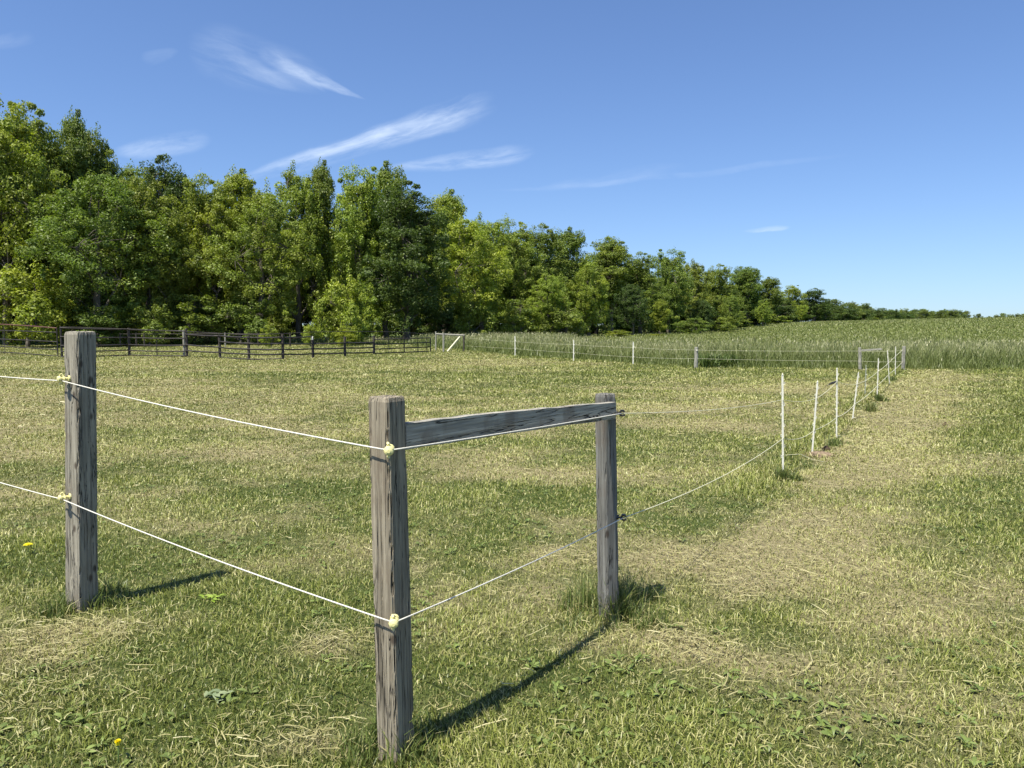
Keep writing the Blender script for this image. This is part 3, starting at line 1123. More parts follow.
uw = span(hU3, stk_at(0, 399.5), 0.03) + span(stk_at(0, 399.5), stk_at(1, 398), 0.03) + span(stk_at(1, 398), stk_at(2, 381), 0.02) + \
    span(stk_at(2, 381), stk_at(3, 384), 0.03) + span(stk_at(3, 384), stk_at(4, 371), 0.03) + span(stk_at(4, 371), stk_at(5, 363), 0.01) + \
    span(stk_at(5, 363), stk_at(6, 356), 0.0) + span(stk_at(6, 356), cornU, 0.0) + [cornU]
mb = MB(); mb.tube([tuple(q) for q in uw], [0.0020 + 0.00018 * max(0, q.y - 6) for q in uw], 6)
tag(mb.build('rope', m_wire, smooth=True), 'upper thin cream rope strung along the white stakes up to the far corner', 'rope')
lw = span(hL3, stk_at(0, 438), 0.06) + span(stk_at(0, 438), stk_at(1, 430), 0.05) + span(stk_at(1, 430), stk_at(2, 417), 0.02) + \
    span(stk_at(2, 417), stk_at(3, 404), 0.03) + span(stk_at(3, 404), stk_at(4, 385), 0.03) + span(stk_at(4, 385), stk_at(5, 374), 0.01) + \
    span(stk_at(5, 374), stk_at(6, 369), 0.0) + span(stk_at(6, 369), cornL, 0.0) + [cornL]
mb = MB(); mb.tube([tuple(q) for q in lw], [0.0023 + 0.00018 * max(0, q.y - 6) for q in lw], 6)
tag(mb.build('rope', m_wire, smooth=True), 'lower thin cream rope sagging from the brace post along the white stakes', 'rope')
# loose end near the second stake
le = [stk_at(0, 455), Vector(G(800, 461)) + Vector((0, 0, .08)), Vector(G(812, 462)) + Vector((0, 0, 0.03)), Vector(G(826, 463)) + Vector((0, 0, 0.01))]
mb = MB(); mb.tube([tuple(q) for q in le], 0.0018, 6)
tag(mb.build('rope_end', m_wire, smooth=True), 'loose rope end dropping from the nearest white stake to the grass', 'rope')

dk = Vector(AT(832.5, 383, stk_pos[2][0][1]))
clip = empty('rope_clip', tuple(dk), 'small dark clip hanging on the upper rope at the third white stake', 'clip')
mb = MB()
mb.tube([(-.055, -.01, -.022), (-.02, -.01, -.004), (.03, -.01, .012), (.055, -.01, .028)], [0.006, .017, .016, .006], 8)
mb.build('body', m_black, clip)
mb = MB(); mb.tube([(-.055, -.01, -.022), (-.075, -.005, -.04), (-.06, 0, -.05)], .003, 6); mb.build('hook', m_black, clip)

# far rope fence ropes
for nm, ys_, lab in (('upper', [337.5, 341.5, 344.5, 347.5, 350, 351, 350.5], 'upper pale rope of the far fence along the meadow edge'),
                     ('lower', [345.5, 348.5, 352.5, 357, 358.5, 361, 361.5], 'lower pale rope of the far fence along the meadow edge')):
    xs_ = [464, 515, 573.5, 633, 696, 858, 903]
    Ys = [G(464, 351.3)[1]] + [p_[0][1] for p_ in far_pos] + [PG[1], PC2[1], PC[1]]
    pts = [Vector(AT(a, b_, c - .06)) for a, b_, c in zip(xs_, ys_, Ys)]
    full = []
    for a_, b_ in zip(pts[:-1], pts[1:]):
        full += span(a_, b_, 0.02, 8)
    full.append(pts[-1])
    mb = MB(); mb.tube([tuple(q) for q in full], 0.0030, 6)
    tag(mb.build('rope', m_wire, smooth=True), lab, 'rope')

# ------------------------------------------------------------------ wooden gate frame by the corral
gY = G(445, 352)[1]
gate_o = Vector(G(436, 351))
gate = empty('gate_frame', tuple(gate_o), 'small pale wooden gate frame with bright diagonal brace right of the corral', 'gate')


def rel(px, py, Y):
    return Vector(AT(px, py, Y)) - gate_o


for px, top, bot, s, m_ in ((435.8, 331.5, 351, .085, m_palewood), (443.5, 333, 352.2, .11, m_palewood), (463.8, 334, 351.5, .10, m_farwood)):
    Y = G(px, bot)[1]
    a_, b_ = rel(px, bot + 1, Y), rel(px, top, Y)
    mb = MB(); mb.tube([tuple(a_), tuple((a_ + b_) / 2), tuple(b_)], s / 2, 8); mb.build('post', m_, gate)
a_, b_ = rel(436, 334, gY - .1), rel(464.5, 335.3, gY - .1)
mb = MB(); mb.tube([tuple(a_), tuple(b_)], .055, 6); mb.build('top_rail', m_palewood, gate)
a_, b_ = rel(447.5, 351.6, gY - .2), rel(460, 336.8, gY - .2)
mb = MB(); mb.tube([tuple(a_), tuple(b_)], .06, 4); mb.build('diagonal_brace', plain('new_pale_lumber', (0.62, 0.60, 0.42), .8, .2, .15, 20), gate)

# ------------------------------------------------------------------ corral
CP = [(129.5, 356, 328), (187, 357, 328.5), (220, 358, 335), (249, 360, 336), (283, 359.5, 334.5), (313, 357.5, 336.5), (345, 356.5, 336.5), (374, 355, 335.5)]


def cpt(px, pb):
    return Vector(G(px, pb))


C0 = cpt(62, 357.8)
corral = empty('corral_fence', tuple(C0), 'long dark corral fence of posts and pipe rails before the woods at left', 'fence')
pts = [(62, 357.8, 326.5)] + CP
base = [cpt(a_, b_) for a_, b_, _ in pts]
for (px, pb, pt), B in zip(pts, base):
    h = AT(px, pt, B.y)[2]
    mb = MB(); simple_post(mb, 0.12 if px > 80 else 0.09, h, int(px))
    o = mb.build('post', m_farwood if px > 80 else m_pipe, corral); o.location = B - C0
B = base[2]
mb = MB(); simple_post(mb, 0.10, AT(184, 330, B.y)[2], 99); o = mb.build('post', m_palewood, corral); o.location = Vector(G(184.3, 356.6)) - C0


def railc(i0, i1, zs, r=0.035, mat=None):
    for zz in zs:
        z0, z1 = zz if isinstance(zz, tuple) else (zz, zz)
        a_, b_ = base[i0] - C0, base[i1] - C0
        a_ = a_ + Vector((0, -.07, z0)); b_ = b_ + Vector((0, -.07, z1))
        pp = [a_.lerp(b_, k / 6) + Vector((0, 0, -0.02 * math.sin(math.pi * k / 6))) for k in range(7)]
        mb = MB(); mb.tube([tuple(q) for q in pp], r, 8)
        mb.build('rail', mat or m_pipe, corral, smooth=True)


railc(0, 1, [(1.42, 1.33), (1.0, .93), .58, .30, .05], .03)
railc(1, 2, [(1.33, 1.26), (.93, .9), .57, .28, .06], .03)
railc(2, 3, [(1.10, 1.04), (.60, .52), (.32, .27)], .034)
railc(3, 4, [(1.06, 1.00), (.78, .74), (.50, .49), (.27, .27), .04], .034)
railc(4, 5, [(1.00, 1.0), (.74, .72), (.49, .46), (.27, .24), .04], .034)
railc(5, 6, [(.99, 1.0), (.72, .66), (.46, .42), (.24, .18)], .03)
railc(6, 7, [(.66, .68), (.42, .42), (.18, .18)], .034)
railc(7, 8, [(.68, .66), (.42, .40), (.18, .15)], .034)
for f_ in (0.5,):
    a_ = base[1].lerp(base[2], f_) - C0
    mb = MB(); mb.tube([(a_.x, a_.y - .07, .05), (a_.x, a_.y - .07, .8)], .02, 6); mb.build('upright', m_pipe, corral)
mb = MB(); mb.box((0, -0.11, 0), (0.09, 0.07, 0.12)); mb.box((0.03, -0.11, 0.08), (0.05, 0.05, 0.06)); o = mb.build('insulator', m_wpost, corral)
o.location = base[6] - C0 + Vector((0, 0, AT(313, 338.5, base[6].y)[2]))

# thin top wire running above the corral
wy = [(62, 326.8, 36.3), (129, 329, 38), (187, 331.5, 37), (249, 335, 34), (283, 333.6, 34.4), (313, 332, 36.5), (345, 331.7, 37.6), (374, 331.5, 39.5), (400, 332, 41), (426, 334, 43)]
mb = MB(); mb.tube([tuple(AT(*q)) for q in wy], 0.016, 6)
tag(mb.build('top_pipe', m_pipe, smooth=True), 'thin dark top pipe running just above the corral rails', 'pipe rail')

# left gate panel with the reddish bent top pipe
g_a, g_b = cpt(58, 357.5), cpt(-70, 351.0)
lg = empty('corral_gate', tuple(g_a), 'wide pipe gate with a rusty red bowed top rail at the left edge', 'gate')
d_ = g_b - g_a
for zz, m_ in ((1.40, m_pipe_red), (1.20, m_pipe), (0.80, m_pipe), (0.42, m_pipe), (0.12, m_pipe)):
    pp = [d_ * (k / 10) + Vector((0, 0, zz + (0.20 if zz > 1.3 else .07) * math.sin(math.pi * k / 10) - (0.05 if zz < .9 else 0))) for k in range(11)]
    mb = MB(); mb.tube([tuple(q) for q in pp], 0.03 if zz > 1.3 else 0.024, 8); mb.build('rail', m_, lg, smooth=True)
for k in (0, .36, .7, 1):
    q = d_ * k
    mb = MB(); mb.tube([(q.x, q.y, 0), (q.x, q.y, 1.38 + .13 * math.sin(math.pi * k))], .028 if k in (0, 1) else .016, 8); mb.build('upright', m_pipe, lg)

# right livestock panel: thin pipe grid
p_a, p_b = cpt(375.5, 355), cpt(430.5, 352.3)
lp = empty('livestock_panel', tuple(p_a), 'thin pipe livestock panel with upright bars closing the corral at its right end', 'fence panel')
d_ = p_b - p_a


def zat(px, py):
    k = (px - 375.5) / 55
    return AT(px, py, p_a.y + d_.y * k)[2]


for ya, yb in ((339.5, 337.8), (344.6, 342.4), (349.2, 346.8), (353.4, 351.2)):
    mb = MB(); mb.tube([(0, 0, zat(375.5, ya)), (d_.x / 2, d_.y / 2, (zat(375.5, ya) + zat(430.5, yb)) / 2), (d_.x, d_.y, zat(430.5, yb))], .028, 8)
    mb.build('rail', m_pipe, lp, smooth=True)
for px in (388, 403, 417, 426.5, 430.5):
    k = (px - 375.5) / 55
    mb = MB(); mb.tube([(d_.x * k, d_.y * k, 0), (d_.x * k, d_.y * k, zat(px, 337.3 if px > 410 else 336.5))], .03 if px > 429 or px == 403 else .018, 8)
    mb.build('upright', m_pipe, lp)

# pale fence at the back of the pen
bf0 = Vector(AT(120, 335, 54)); bf0.z = 0
bf = empty('paddock_fence', tuple(bf0), 'weathered pale fence with thin posts at the back of the corral, under the trees', 'fence')
for px in (120, 136, 144, 184, 225, 258, 290):
    q = Vector(AT(px, 335, 54 + (px - 120) * .01)) - bf0
    mb = MB(); mb.tube([(q.x, q.y, -.1), (q.x, q.y, 1.0)], .05, 6); mb.build('post', m_palewood if px in (184, 225) else m_farwood, bf)
for z in (.92,):
    a_ = Vector(AT(120, 335, 54)) - bf0; b_ = Vector(AT(290, 335, 55.7)) - bf0
    mb = MB(); mb.tube([(a_.x, a_.y, z), (b_.x, b_.y, z)], .03, 6); mb.build('rail', m_farwood, bf)

# ------------------------------------------------------------------ tufts
def tuft(name, px, py, r, n, h, label, straw=0.16, dx=0):
    P = G(px, py)
    nc = max(4, int(n / 90))
    cq = rng.normal(0, r * .55, (nc, 2))
    ci = rng.integers(0, nc, n)
    q = cq[ci] + rng.normal(0, r * .16, (n, 2))
    ch = rng.uniform(.45, 1.15, nc)[ci]
    x, y = P[0] + q[:, 0] + dx, P[1] + q[:, 1]
    hh = h * ch * rng.uniform(.3, 1.15, n) * np.exp(-(q[:, 0] ** 2 + q[:, 1] ** 2) / (r * r * 1.4))
    t = np.where(rng.uniform(0, 1, n) < straw, rng.uniform(.4, 1, n), rng.uniform(0, .12, n))
    w = np.maximum(.0045, P[1] * .0011) * rng.uniform(.6, 1.3, n)
    o = make_blades(name, x - P[0], y - P[1], terrain(x, y), hh, w, np.abs(rng.normal(.42, .3, n)), t, rng.uniform(0, 1, n), m_tuft, mid=.5)
    o.location = (P[0], P[1], 0)
    tag(o, label, 'grass tuft', 'uncut grass tufts at the fence posts')
    return o


tuft('grass_tuft', 399, 752, .17, 1500, .21, 'uncut green grass around the foot of the nearest wooden post')
tuft('grass_tuft', 612, 610, .27, 1900, .30, 'tall dark grass tuft around the foot of the farther brace post')
tuft('grass_tuft', 86, 606, .26, 1500, .17, 'short uncut grass around the thick left post')
tuft('grass_tuft', 784, 481, .16, 500, .24, 'dark grass tuft at the foot of the nearest white stake')
tuft('grass_tuft', 824, 445, .26, 500, .17, 'wide grass tuft between the second and third white stakes')
tuft('grass_tuft', 866, 411, .22, 350, .20, 'small brownish grass tuft right of the fourth white stake', .5)
tuft('grass_tuft', 877, 401, .18, 260, .22, 'small dark grass tuft at the foot of the fifth white stake')
tuft('grass_tuft', 893, 381, .4, 300, .2, 'thin grass strip at the foot of the two farthest white stakes')
# weedy clump by the lone grey post on the meadow edge
def weed_clump(px0, px1, py, n, h, label):
    P0, P1 = G(px0, py), G(px1, py)
    x = rng.uniform(P0[0], P1[0], n); y = P0[1] + rng.uniform(-.3, .9, n)
    o = make_blades('weed_clump', x, y, terrain(x, y), h * rng.uniform(.3, 1.2, n), y * .0019 * rng.uniform(.6, 1.5, n), np.abs(rng.normal(.6, .4, n)), np.zeros(n), rng.uniform(0, .6, n), m_tuft, mid=.4)
    tag(o, label, 'weeds')


weed_clump(700, 738, 367.5, 900, .55, 'dark leafy weed clump on the meadow edge right of the lone grey post')
weed_clump(860, 900, 366, 900, .45, 'dark weeds between the two grey corner posts')

# bare earth and dirt clods by the second stake
m_soil = plain('bare_soil', (0.20, 0.15, 0.10), .95, .1, .5, 30, 0, .8)
m_soil_d = plain('dark_soil', (0.07, 0.05, 0.035), .95, .1, .5, 40, 0, .8)


def clod(px, py, rad, hgt, mat, label, name='dirt_clod'):
    P = G(px, py)
    mb = MB()
    n, m = 18, 6
    rr = random.Random(int(px))
    V, Fs = [(0, 0, hgt)], []
    for j in range(1, m + 1):
        t = j / m
        for k in range(n):
            a_ = 2 * math.pi * k / n
            q = rad * t * (1 + .25 * rr.uniform(-1, 1))
            V.append((q * math.cos(a_) * 1.3, q * math.sin(a_), hgt * (1 - t ** 2) + rr.uniform(-.12, .12) * hgt * (1 - t) - .01 * t))
    for k in range(n):
        Fs.append((0, 1 + k, 1 + (k + 1) % n))
    for j in range(m - 1):
        for k in range(n):
            a_, b_ = 1 + j * n + k, 1 + j * n + (k + 1) % n
            Fs.append((a_, a_ + n, b_ + n, b_))
    mb.add(V, Fs)
    tag(mb.build(name, mat, loc=(P[0], P[1], terrain(P[0], P[1]))), label, 'soil')


clod(820, 456, .16, .05, m_soil, 'low mound of pale bare earth at the foot of the second white stake', 'earth_mound')
clod(826, 451, .05, .06, m_soil_d, 'dark clod on the earth mound by the second white stake')
clod(945, 425, .035, .05, m_soil_d, 'small dark clod lying alone in the mown grass at right')


# dandelions
def dandelion(px, py, label, s=1.0):
    P = G(px, py)
    root = empty('dandelion', (P[0], P[1], float(terrain(P[0], P[1]))), label, 'flower')
    mb = MB(); mb.tube([(0, 0, 0), (.004, 0, .04), (.0, .004, .075)], .0025, 6); mb.build('stem', m_tuft2, root)
    mb = MB()
    rr = random.Random(int(px))
    for k in range(46):
        a_ = k * 2.4; q = .019 * s * math.sqrt((k + 1) / 46)
        tip = Vector((q * math.cos(a_), q * math.sin(a_) + .004, .078 + .009 * (1 - q / .02) + rr.uniform(0, .003)))
        c0 = Vector((0, .004, .073))
        sd = Vector((-math.sin(a_), math.cos(a_), 0)) * .0028
        mb.add([c0, tip - sd, tip + sd], [(0, 1, 2)])
    mb.tube([(0, .004, .068), (0, .004, .08)], [.006, .010], 10)
    mb.build('flower_head', m_dand, root)


m_dand = plain('dandelion_yellow', (0.90, 0.76, 0.02), .6, .3, .1, 80)
m_tuft2 = plain('flower_stem', (0.12, 0.18, 0.05), .6, .3, .1, 80)
dandelion(28, 555, 'yellow dandelion flower left of the thick left post', 1.7)
dandelion(118, 764, 'yellow dandelion flower at the bottom edge, lower left', .6)
m_lime = grass_mat('lime_leaves', (0.20, 0.30, 0.03), (0.30, 0.40, 0.06), STRAW_A, STRAW_B)
P = G(211, 601)
o = weeds('weed_plant', np.array([0.0, .02, -.03]) + P[0], np.array([0, .03, 0]) + P[1], 6, .055, m_lime)
tag(o, 'small lime green leafy weed at the tip of the left post shadow', 'weed')
P = G(214, 700)
o = weeds('weed_plant', np.array([0.0, .03, -.04, .02]) + P[0], np.array([0, .03, 0, -.03]) + P[1], 5, .05, grass_mat('grey_leaves', (0.14, 0.19, 0.09), (0.23, 0.28, 0.15), STRAW_A, STRAW_B))
tag(o, 'pale grey green weed with long leaves in the lower left grass', 'weed')

# ------------------------------------------------------------------ trees
m_bark = plain('bark', (0.12, 0.105, 0.085), .9, .1, .35, 9, 0, .6)
m_leaf, nt, out = new_mat('leaves')
oi = node(nt, 'ShaderNodeObjectInfo')
rnd = attr(nt, 'rnd').outputs['Fac']
tnt = attr(nt, 'tint').outputs['Fac']
c = mixc(nt, 1.0, oi.outputs['Color'], mixc(nt, rnd, (0.62, 0.62, 0.6), (1.35, 1.32, 1.2)), 'MULTIPLY')
c = mixc(nt, math_n(nt, 'MULTIPLY', tnt, 0.5), c, mixc(nt, 1.0, c, (1.55, 1.3, 0.8), 'MULTIPLY'))
leaf_shader(nt, out, c, 0.34, 0.5, 0.3, (1.2, 1.35, 0.5))


def crown_np(seed, Ht, R, zb, nclump, per, leaf, shape):
    r = np.random.default_rng(seed)
    # lopsided envelope: a few big lobes (limb systems), each carrying clumps
    lobes = []
    nl = 9 if shape != 'shrub' else 6
    for k in range(nl):
        t = (k + 0.5) / nl
        z = zb + (Ht - zb) * (0.12 + 0.80 * t)
        if shape == 'round': pr = math.sin(math.pi * (0.14 + 0.74 * t)) ** 0.7
        elif shape == 'tall': pr = 0.75 * math.sin(math.pi * (0.12 + 0.76 * t)) ** 0.5
        elif shape == 'shrub': pr = math.sin(math.pi * (0.22 + 0.68 * t)) ** 0.6
        else: pr = 0.95 * math.sin(math.pi * (0.2 + 0.72 * t)) ** 0.6
        a_ = k * 2.4 + r.uniform(-.6, .6)
        off = R * pr * r.uniform(0.30, 0.60)
        lobes.append((math.cos(a_) * off, math.sin(a_) * off, z, R * pr * r.uniform(0.42, 0.66)))
    lobes.append((r.uniform(-.1, .1) * R, r.uniform(-.1, .1) * R, Ht - R * .42, R * .40))
    lob = np.array(lobes)
    pk = lob[:, 3] ** 2 / (lob[:, 3] ** 2).sum()
    li = r.choice(len(lob), nclump, p=pk)
    d = r.normal(0, 1, (nclump, 3)); d /= np.linalg.norm(d, axis=1)[:, None]
    rad = lob[li, 3] * r.uniform(0.45, 1.08, nclump)
    cc = lob[li, :3] + d * rad[:, None] * np.array([1, 1, 1.15])
    cc[:, 2] = np.clip(cc[:, 2], zb * .6 + .3, Ht * 1.0)
    cr = leaf * r.uniform(1.6, 5.0, nclump)
    up_ = np.where(r.uniform(0, 1, nclump) < .3, r.uniform(1.3, 2.4, nclump), r.uniform(.6, 1.0, nclump))
    n = nclump * per
    ci = np.repeat(np.arange(nclump), per)
    q = r.normal(0, 1, (n, 3)); qn = q / np.linalg.norm(q, axis=1)[:, None]
    rr = cr[ci] * r.uniform(0.25, 1.0, n) ** 0.5 * (1 + (r.uniform(0, 1, n) < .04) * r.uniform(.1, .5, n))
    pos = cc[ci] + qn * rr[:, None] * np.stack([1 / np.sqrt(up_[ci]), 1 / np.sqrt(up_[ci]), up_[ci]], 1)
    nrm = qn * 0.7 + r.normal(0, .55, (n, 3)) + np.array([0, 0, .55])
    nrm /= np.linalg.norm(nrm, axis=1)[:, None]
    t = r.normal(0, 1, (n, 3))
    u = np.cross(nrm, t); u /= np.linalg.norm(u, axis=1)[:, None]
    v = np.cross(nrm, u)
    s = leaf * r.uniform(.55, 1.25, n)
    A = pos - u * s[:, None] * .62
    B = pos - v * s[:, None] * .36 + nrm * s[:, None] * .08
    C = pos + u * s[:, None] * .62
    D = pos + v * s[:, None] * .36 + nrm * s[:, None] * .08
    V = np.stack([A, B, C, D], 1).reshape(-1, 3)
    zt_ = np.sort(V[:, 2])[-60]
    V[:, 2] = np.where(V[:, 2] > .4 * Ht, .4 * Ht + (V[:, 2] - .4 * Ht) * (.6 * Ht) / (zt_ - .4 * Ht), V[:, 2])
    ct = r.uniform(0, 1, nclump)
    return V, n, np.repeat(np.clip(r.uniform(0, 1, n) * .55 + ct[ci] * .45, 0, 1), 4), np.repeat(r.uniform(0, 1, nclump)[ci] ** 2, 4), cc, lob


def make_tree_meshes(seed, Ht, R, zb, nclump, per, leaf, shape):
    V, n, rnd_, tnt_, cc, lob = crown_np(seed, Ht, R, zb, int(nclump * (1.9 if shape != 'shrub' else 1)), per, leaf, shape)
    o = np_mesh('crown', V, np.arange(4 * n), np.arange(n) * 4, m_leaf, {'rnd': rnd_, 'tint': tnt_})
    cm = o.data
    bpy.data.objects.remove(o)
    mb = MB()
    r = random.Random(seed)
    tr = 0.018 * Ht if shape != 'shrub' else .02 * Ht
    tw = [(r.uniform(-.02, .02) * Ht, r.uniform(-.02, .02) * Ht) for _ in range(9)]
    tw[0] = (0, 0)
    tp = [Vector((tw[k][0], tw[k][1], -0.3 + (Ht * .9 + .3) * k / 8)) for k in range(9)]
    mb.tube([tuple(p_) for p_ in tp], [tr * (1.25 - 1.15 * k / 8) for k in range(9)], 8)

    def tpt(z):
        f = max(0, min(7.999, (z + .3) / (Ht * .9 + .3) * 8)); i = int(f)
        return tp[i].lerp(tp[i + 1], f - i), tr * (1.25 - 1.15 * f / 8)
    for (lx, ly, lz, lr) in lob:
        p0, r0 = tpt(max(.12 * Ht, lz - .22 * Ht - r.uniform(0, .05) * Ht))
        p1 = Vector((lx, ly, lz))
        mid = p0.lerp(p1, .5) + Vector((r.uniform(-.2, .2), r.uniform(-.2, .2), -.02 * Ht + r.uniform(0, .3)))
        mb.tube([tuple(p0), tuple(mid), tuple(p1)], [r0 * .55, r0 * .36, r0 * .2], 6)
        near = [c_ for c_ in cc if np.linalg.norm(c_ - np.array([lx, ly, lz])) < lr * 1.3]
        for c_ in near[:9]:
            q = Vector(c_)
            m2 = p1.lerp(q, .5) + Vector((0, 0, r.uniform(0, .25)))
            mb.tube([tuple(p1), tuple(m2), tuple(q)], [r0 * .2, r0 * .12, r0 * .05], 5)
    o = mb.build('trunk', m_bark)
    tm = o.data
    bpy.data.objects.remove(o)
    return cm, tm, Ht, R


VAR = [
    make_tree_meshes(1, 16, 5.2, 1.2, 172, 150, .175, 'round'),
    make_tree_meshes(2, 16, 4.6, 1.5, 172, 150, .175, 'tall'),
    make_tree_meshes(3, 16, 5.4, 1.0, 184, 150, .175, 'oak'),
    make_tree_meshes(4, 16, 5.0, 1.0, 161, 150, .175, 'round'),
    make_tree_meshes(5, 16, 4.4, 2.0, 138, 150, .175, 'tall'),
    make_tree_meshes(6, 16, 5.0, 1.2, 195, 150, .175, 'oak'),
]
SPARSE = make_tree_meshes(7, 16, 4.6, 4.0, 80, 150, .20, 'tall')
SHR = [make_tree_meshes(8, 4, 2.2, .25, 60, 170, .13, 'shrub'), make_tree_meshes(9, 4, 2.0, .2, 50, 170, .13, 'shrub')]

TONE = {
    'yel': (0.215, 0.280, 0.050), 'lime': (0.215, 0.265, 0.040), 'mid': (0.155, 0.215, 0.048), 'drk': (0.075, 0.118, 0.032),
    'olv': (0.175, 0.225, 0.050), 'blu': (0.120, 0.170, 0.050), 'far': (0.165, 0.215, 0.072),
}
rt = random.Random(21)


def place_tree(px, D, top, Rm, var, tone, label, name='tree', cat='tree', group=None, X=None, Hm=None):
    if X is None:
        X = (px - 512) / F * D
    z0 = float(terrain(X, D))
    if Hm is None:
        Hm = float(AT(px, top, D)[2]) - z0
    cm, tm, Hb, Rb = var
    if name == 'tree': Rm = min(Rm, (0.37 + 0.16 * float(sstep(150, 260, D))) * Hm)
    root = empty(name, (X, D, z0), label, cat, group, rt.uniform(0, 6.28))
    root.scale = (Rm / Rb, Rm / Rb, Hm / Hb)
    t = bpy.data.objects.new('trunk', tm); COL.objects.link(t); t.parent = root
    c = bpy.data.objects.new('crown', cm); COL.objects.link(c); c.parent = root
    k = rt.uniform(.88, 1.14)
    g = rt.uniform(.95, 1.06)
    tc_ = TONE[tone]
    c.color = (tc_[0] * k * g, tc_[1] * k, tc_[2] * k / g, 1)
    return root


GW = 'trees of the wood edge behind the field'
TREES = [
    (-70, 60, 86, 5.2, 0, 'mid', None),
    (8, 58, 92, 5.0, 2, 'yel', 'tallest yellow green tree at the left edge of the wood'),
    (42, 63, 102, 4.4, 5, 'olv', 'tall olive tree just right of the one at the left edge'),
    (80, 66, 109, 3.0, 1, 'mid', 'slender open topped tree above the left wooden post'),
    (108, 67, 128, 2.7, 4, 'mid', 'narrow feathery tree right of the slender one above the left post'),
    (100, 56, 172, 4.6, 3, 'mid', 'broad lower tree in front of the two slender ones, above the left post'),
    (150, 60, 170, 4.0, 0, 'olv', 'rounded olive tree between the left post and the dark topped tree'),
    (172, 66, 154, 4.0, 5, 'drk', 'dark topped tree right under the small left cloud'),
    (212, 63, 175, 3.8, 2, 'yel', 'yellow green tree just right of the dark topped tree'),
    (240, 66, 167, 3.8, 1, 'yel', 'pointed yellow green tree left of the notch in the skyline'),
    (262, 62, 192, 4.0, 3, 'olv', 'lower tree filling the skyline notch right of the pointed tree'),
    (300, 68, 162, 3.8, 0, 'yel', 'bright topped tree left of the sky gap'),
    (322, 70, 160, 2.6, 1, 'mid', 'tall thin tree with sky showing through its limbs'),
    (360, 70, 165, 3.9, 2, 'yel', 'wide bright crown right of the sky gap'),
    (388, 72, 163, 3.6, 1, 'mid', 'tall tree just left of the dark one at the middle left'),
    (408, 65, 180, 4.7, 5, 'drk', 'large dark green tree behind the right end of the corral'),
    (445, 80, 190, 4.2, 1, 'yel', 'yellow tree rising to a point right of the large dark tree'),
    (462, 74, 218, 4.6, 3, 'yel', 'bright lower tree above the wooden gate frame'),
    (482, 86, 213, 4.2, 0, 'yel', 'light tree with a rounded top, second right of the gate frame'),
    (512, 90, 219, 4.8, 2, 'olv', 'olive tree above the left most far white stake'),
    (542, 94, 224, 4.6, 5, 'mid', 'green tree above the gap between the first two far stakes'),
    (566, 100, 228, 4.4, 1, 'mid', 'upright tree just left of the sky dip before the open topped tree'),
    (548, 86, 270, 4.8, 0, 'yel', 'bright bushy tree low in front above the middle far stake'),
    (588, 94, 262, 5.0, 2, 'yel', 'wide yellow green tree low in front, left of the dark low tree'),
    (612, 118, 237, 5.5, 4, 'olv', 'open topped tree with sky in its crown'),
    (640, 122, 252, 5.5, 5, 'mid', 'green tree right of the open topped one'),
    (632, 104, 284, 4.6, 3, 'drk', 'dark low tree above the far stake next to the lone grey post'),
    (668, 134, 249, 6.0, 2, 'mid', 'broad green tree in the middle of the descending wood'),
    (692, 150, 259, 6.5, 0, 'olv', 'olive tree above the lone grey post'),
    (660, 116, 300, 4.2, 1, 'yel', 'small light tree at the bottom of the wood left of the lone post'),
    (718, 160, 264, 6.2, 5, 'mid', 'tree right of the one above the lone post'),
    (700, 134, 298, 4.6, 5, 'drk', 'dark bushy tree low behind the lone grey post'),
    (745, 185, 267, 6.4, 4, 'mid', 'tree with two thin raised tops on the descending skyline'),
    (730, 155, 296, 5.2, 3, 'mid', 'rounded low tree below the two thin raised tops'),
    (768, 205, 277, 6.8, 1, 'olv', 'tree with a small dark notch, two left of the dark end tree'),
    (762, 178, 300, 5.4, 2, 'yel', 'light low tree at the wood foot right of centre'),
    (790, 228, 285, 8.0, 2, 'yel', 'yellow tree just left of the dark end tree'),
    (813, 240, 288, 6.4, 5, 'drk', 'dark rounded tree ending the tall part of the wood'),
    (800, 215, 304, 6.5, 0, 'yel', 'light low tree in front of the dark end tree'),
    (832, 270, 299, 7.0, 3, 'far', 'first lower tree beyond the dark end tree'),
    (850, 285, 301, 8.0, 0, 'far', 'rounded light tree on the hill edge, second beyond the end tree'),
    (864, 300, 303, 7.0, 2, 'far', 'last rounded tree before the thin distant tree line'),
]
for t in TREES:
    lab = t[6] or 'tree just outside the left edge with branches reaching in'
    place_tree(t[0], t[1], t[2], t[3], VAR[t[4]], t[5], lab, group=GW)

# open topped tree with limbs and sky showing
place_tree(606, 121, 238, 5.2, SPARSE, 'olv', 'sparse tree with bare limbs showing beside the open topped tree', group=GW)
place_tree(738, 188, 266, 4.0, SPARSE, 'blu', 'thin sparse tree top poking up on the descending skyline', group=GW)
place_tree(748, 188, 267, 4.0, SPARSE, 'blu', 'second thin sparse tree top, right of the other one', group=GW)

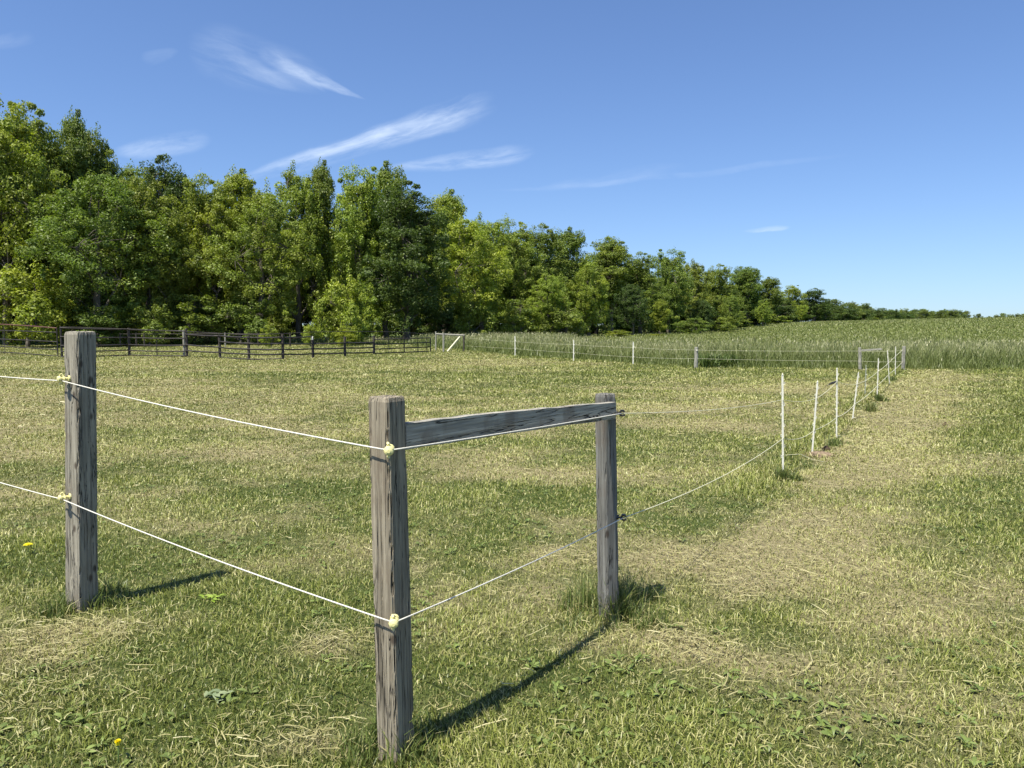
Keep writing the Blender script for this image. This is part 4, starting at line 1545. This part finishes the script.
# deep part of the wood, hardly seen between the front trees
EDGE = [(-120, 62), (0, 66), (150, 72), (300, 75), (400, 80), (480, 93), (560, 106), (640, 130), (700, 160), (760, 200), (820, 255), (880, 320)]
SKY_ = [(-120, 100), (0, 110), (60, 122), (130, 160), (200, 185), (262, 200), (330, 205), (410, 195), (470, 225), (560, 245), (640, 262), (700, 272), (760, 288), (820, 302), (880, 309)]
for row, extra in ((0, 4), (1, 12), (2, 22)):
    px = -120.0
    while px < 880:
        D = np.interp(px, *zip(*EDGE)) + extra + rt.uniform(-2, 2)
        top = np.interp(px, *zip(*SKY_)) + rt.uniform(3, 18) * (60 / D) + row * 4
        if not (318 < px < 345 and row < 2):
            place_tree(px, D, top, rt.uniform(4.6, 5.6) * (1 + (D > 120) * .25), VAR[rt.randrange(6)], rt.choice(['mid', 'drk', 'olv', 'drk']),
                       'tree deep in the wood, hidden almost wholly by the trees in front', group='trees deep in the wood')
        px += (5.6 + rt.uniform(-1, 1.2)) * F / D

# distant line of trees behind the hill
px = 872.0
i = 0
FARL = ['left most tree of the thin distant line', 'second tree from the left in the thin distant line']
while px < 965:
    D = 360 + rt.uniform(-15, 15)
    top = 308.8 + rt.uniform(-1.0, 1.6) + (px - 870) * .012
    place_tree(px, D, top, rt.uniform(6, 8.5), VAR[rt.randrange(6)], rt.choice(['far', 'mid', 'blu']), 'distant tree in the low line of trees beyond the hill field', group='distant trees beyond the hill')
    px += rt.uniform(3.5, 6.5)
place_tree(976, 380, 313.5, 3.5, SPARSE, 'blu', 'thin bare looking distant tree alone in the gap of the tree line')
for px, top, Rm in ((988, 316, 5), (995, 314.5, 6), (1002, 313, 7), (1009, 314, 7), (1016, 313.5, 7), (1023, 313, 8), (1031, 312.5, 8), (1040, 312, 8)):
    place_tree(px, 370, top, Rm, VAR[rt.randrange(6)], 'far', 'distant tree on the hill crest at the right edge', group='distant trees at the right edge')

# shrubs and saplings along the foot of the wood
GS = 'shrubs at the foot of the wood'
SHRUBS = [
    (442, 72, 304, 2.6, 1, 'drk', 'dark shrub directly behind the wooden gate frame'),
    (97, 54, 306, 2.4, 1, 'mid', 'mid green shrub hiding a trunk, second right of the thick left post'),
    (28, 53, 262, 3.5, 0, 'lime', 'large lime green shrub at the left edge of the wood'),
    (62, 56, 290, 2.4, 1, 'yel', 'medium shrub right beside the large lime green one'),
    (150, 56, 305, 2.2, 0, 'olv', 'leafy shrub behind the corral, second post from the left'),
    (118, 57, 312, 1.8, 1, 'yel', 'small light shrub just right of the thick left post'),
    (195, 60, 296, 3.0, 1, 'mid', 'wide shrub behind the double corral post'),
    (240, 60, 300, 2.8, 0, 'mid', 'rounded shrub behind the corral between its middle posts'),
    (272, 54, 325, .7, 1, 'lime', 'small lime sapling at the wood foot, left of the lime pair'),
    (311, 56, 324, 1.0, 0, 'lime', 'bright lime shrub behind the corral post with the white insulator'),
    (348, 57, 326, 1.3, 1, 'lime', 'low bright lime shrub right of the other lime one'),
    (342, 60, 276, 2.3, 0, 'yel', 'large light green young tree in front of the dark wood'),
    (362, 61, 284, 1.8, 1, 'yel', 'light layered young tree touching the dark tree behind the corral'),
    (470, 72, 288, 2.6, 0, 'yel', 'light young tree above the right post of the wooden gate frame'),
    (520, 80, 300, 3.0, 1, 'mid', 'shrub above the first far white stake'),
    (566, 85, 305, 3.0, 0, 'olv', 'shrub above the second far white stake'),
    (622, 92, 330, 2.0, 1, 'lime', 'small lime bush on the meadow, left of the third far stake'),
    (655, 100, 334, 1.6, 0, 'lime', 'smaller lime bush on the meadow, right of the third far stake'),
    (690, 126, 318, 3.2, 1, 'mid', 'shrub at the wood foot above the lone grey post'),
    (725, 146, 316, 3.6, 0, 'olv', 'shrub at the wood foot right of the lone grey post'),
    (776, 195, 314, 4.2, 1, 'yel', 'light shrub at the wood foot, near the hill field'),
]
for t in SHRUBS:
    place_tree(t[0], t[1], t[2], t[3], SHR[t[4]], t[5], t[6], 'shrub', 'shrub', GS)
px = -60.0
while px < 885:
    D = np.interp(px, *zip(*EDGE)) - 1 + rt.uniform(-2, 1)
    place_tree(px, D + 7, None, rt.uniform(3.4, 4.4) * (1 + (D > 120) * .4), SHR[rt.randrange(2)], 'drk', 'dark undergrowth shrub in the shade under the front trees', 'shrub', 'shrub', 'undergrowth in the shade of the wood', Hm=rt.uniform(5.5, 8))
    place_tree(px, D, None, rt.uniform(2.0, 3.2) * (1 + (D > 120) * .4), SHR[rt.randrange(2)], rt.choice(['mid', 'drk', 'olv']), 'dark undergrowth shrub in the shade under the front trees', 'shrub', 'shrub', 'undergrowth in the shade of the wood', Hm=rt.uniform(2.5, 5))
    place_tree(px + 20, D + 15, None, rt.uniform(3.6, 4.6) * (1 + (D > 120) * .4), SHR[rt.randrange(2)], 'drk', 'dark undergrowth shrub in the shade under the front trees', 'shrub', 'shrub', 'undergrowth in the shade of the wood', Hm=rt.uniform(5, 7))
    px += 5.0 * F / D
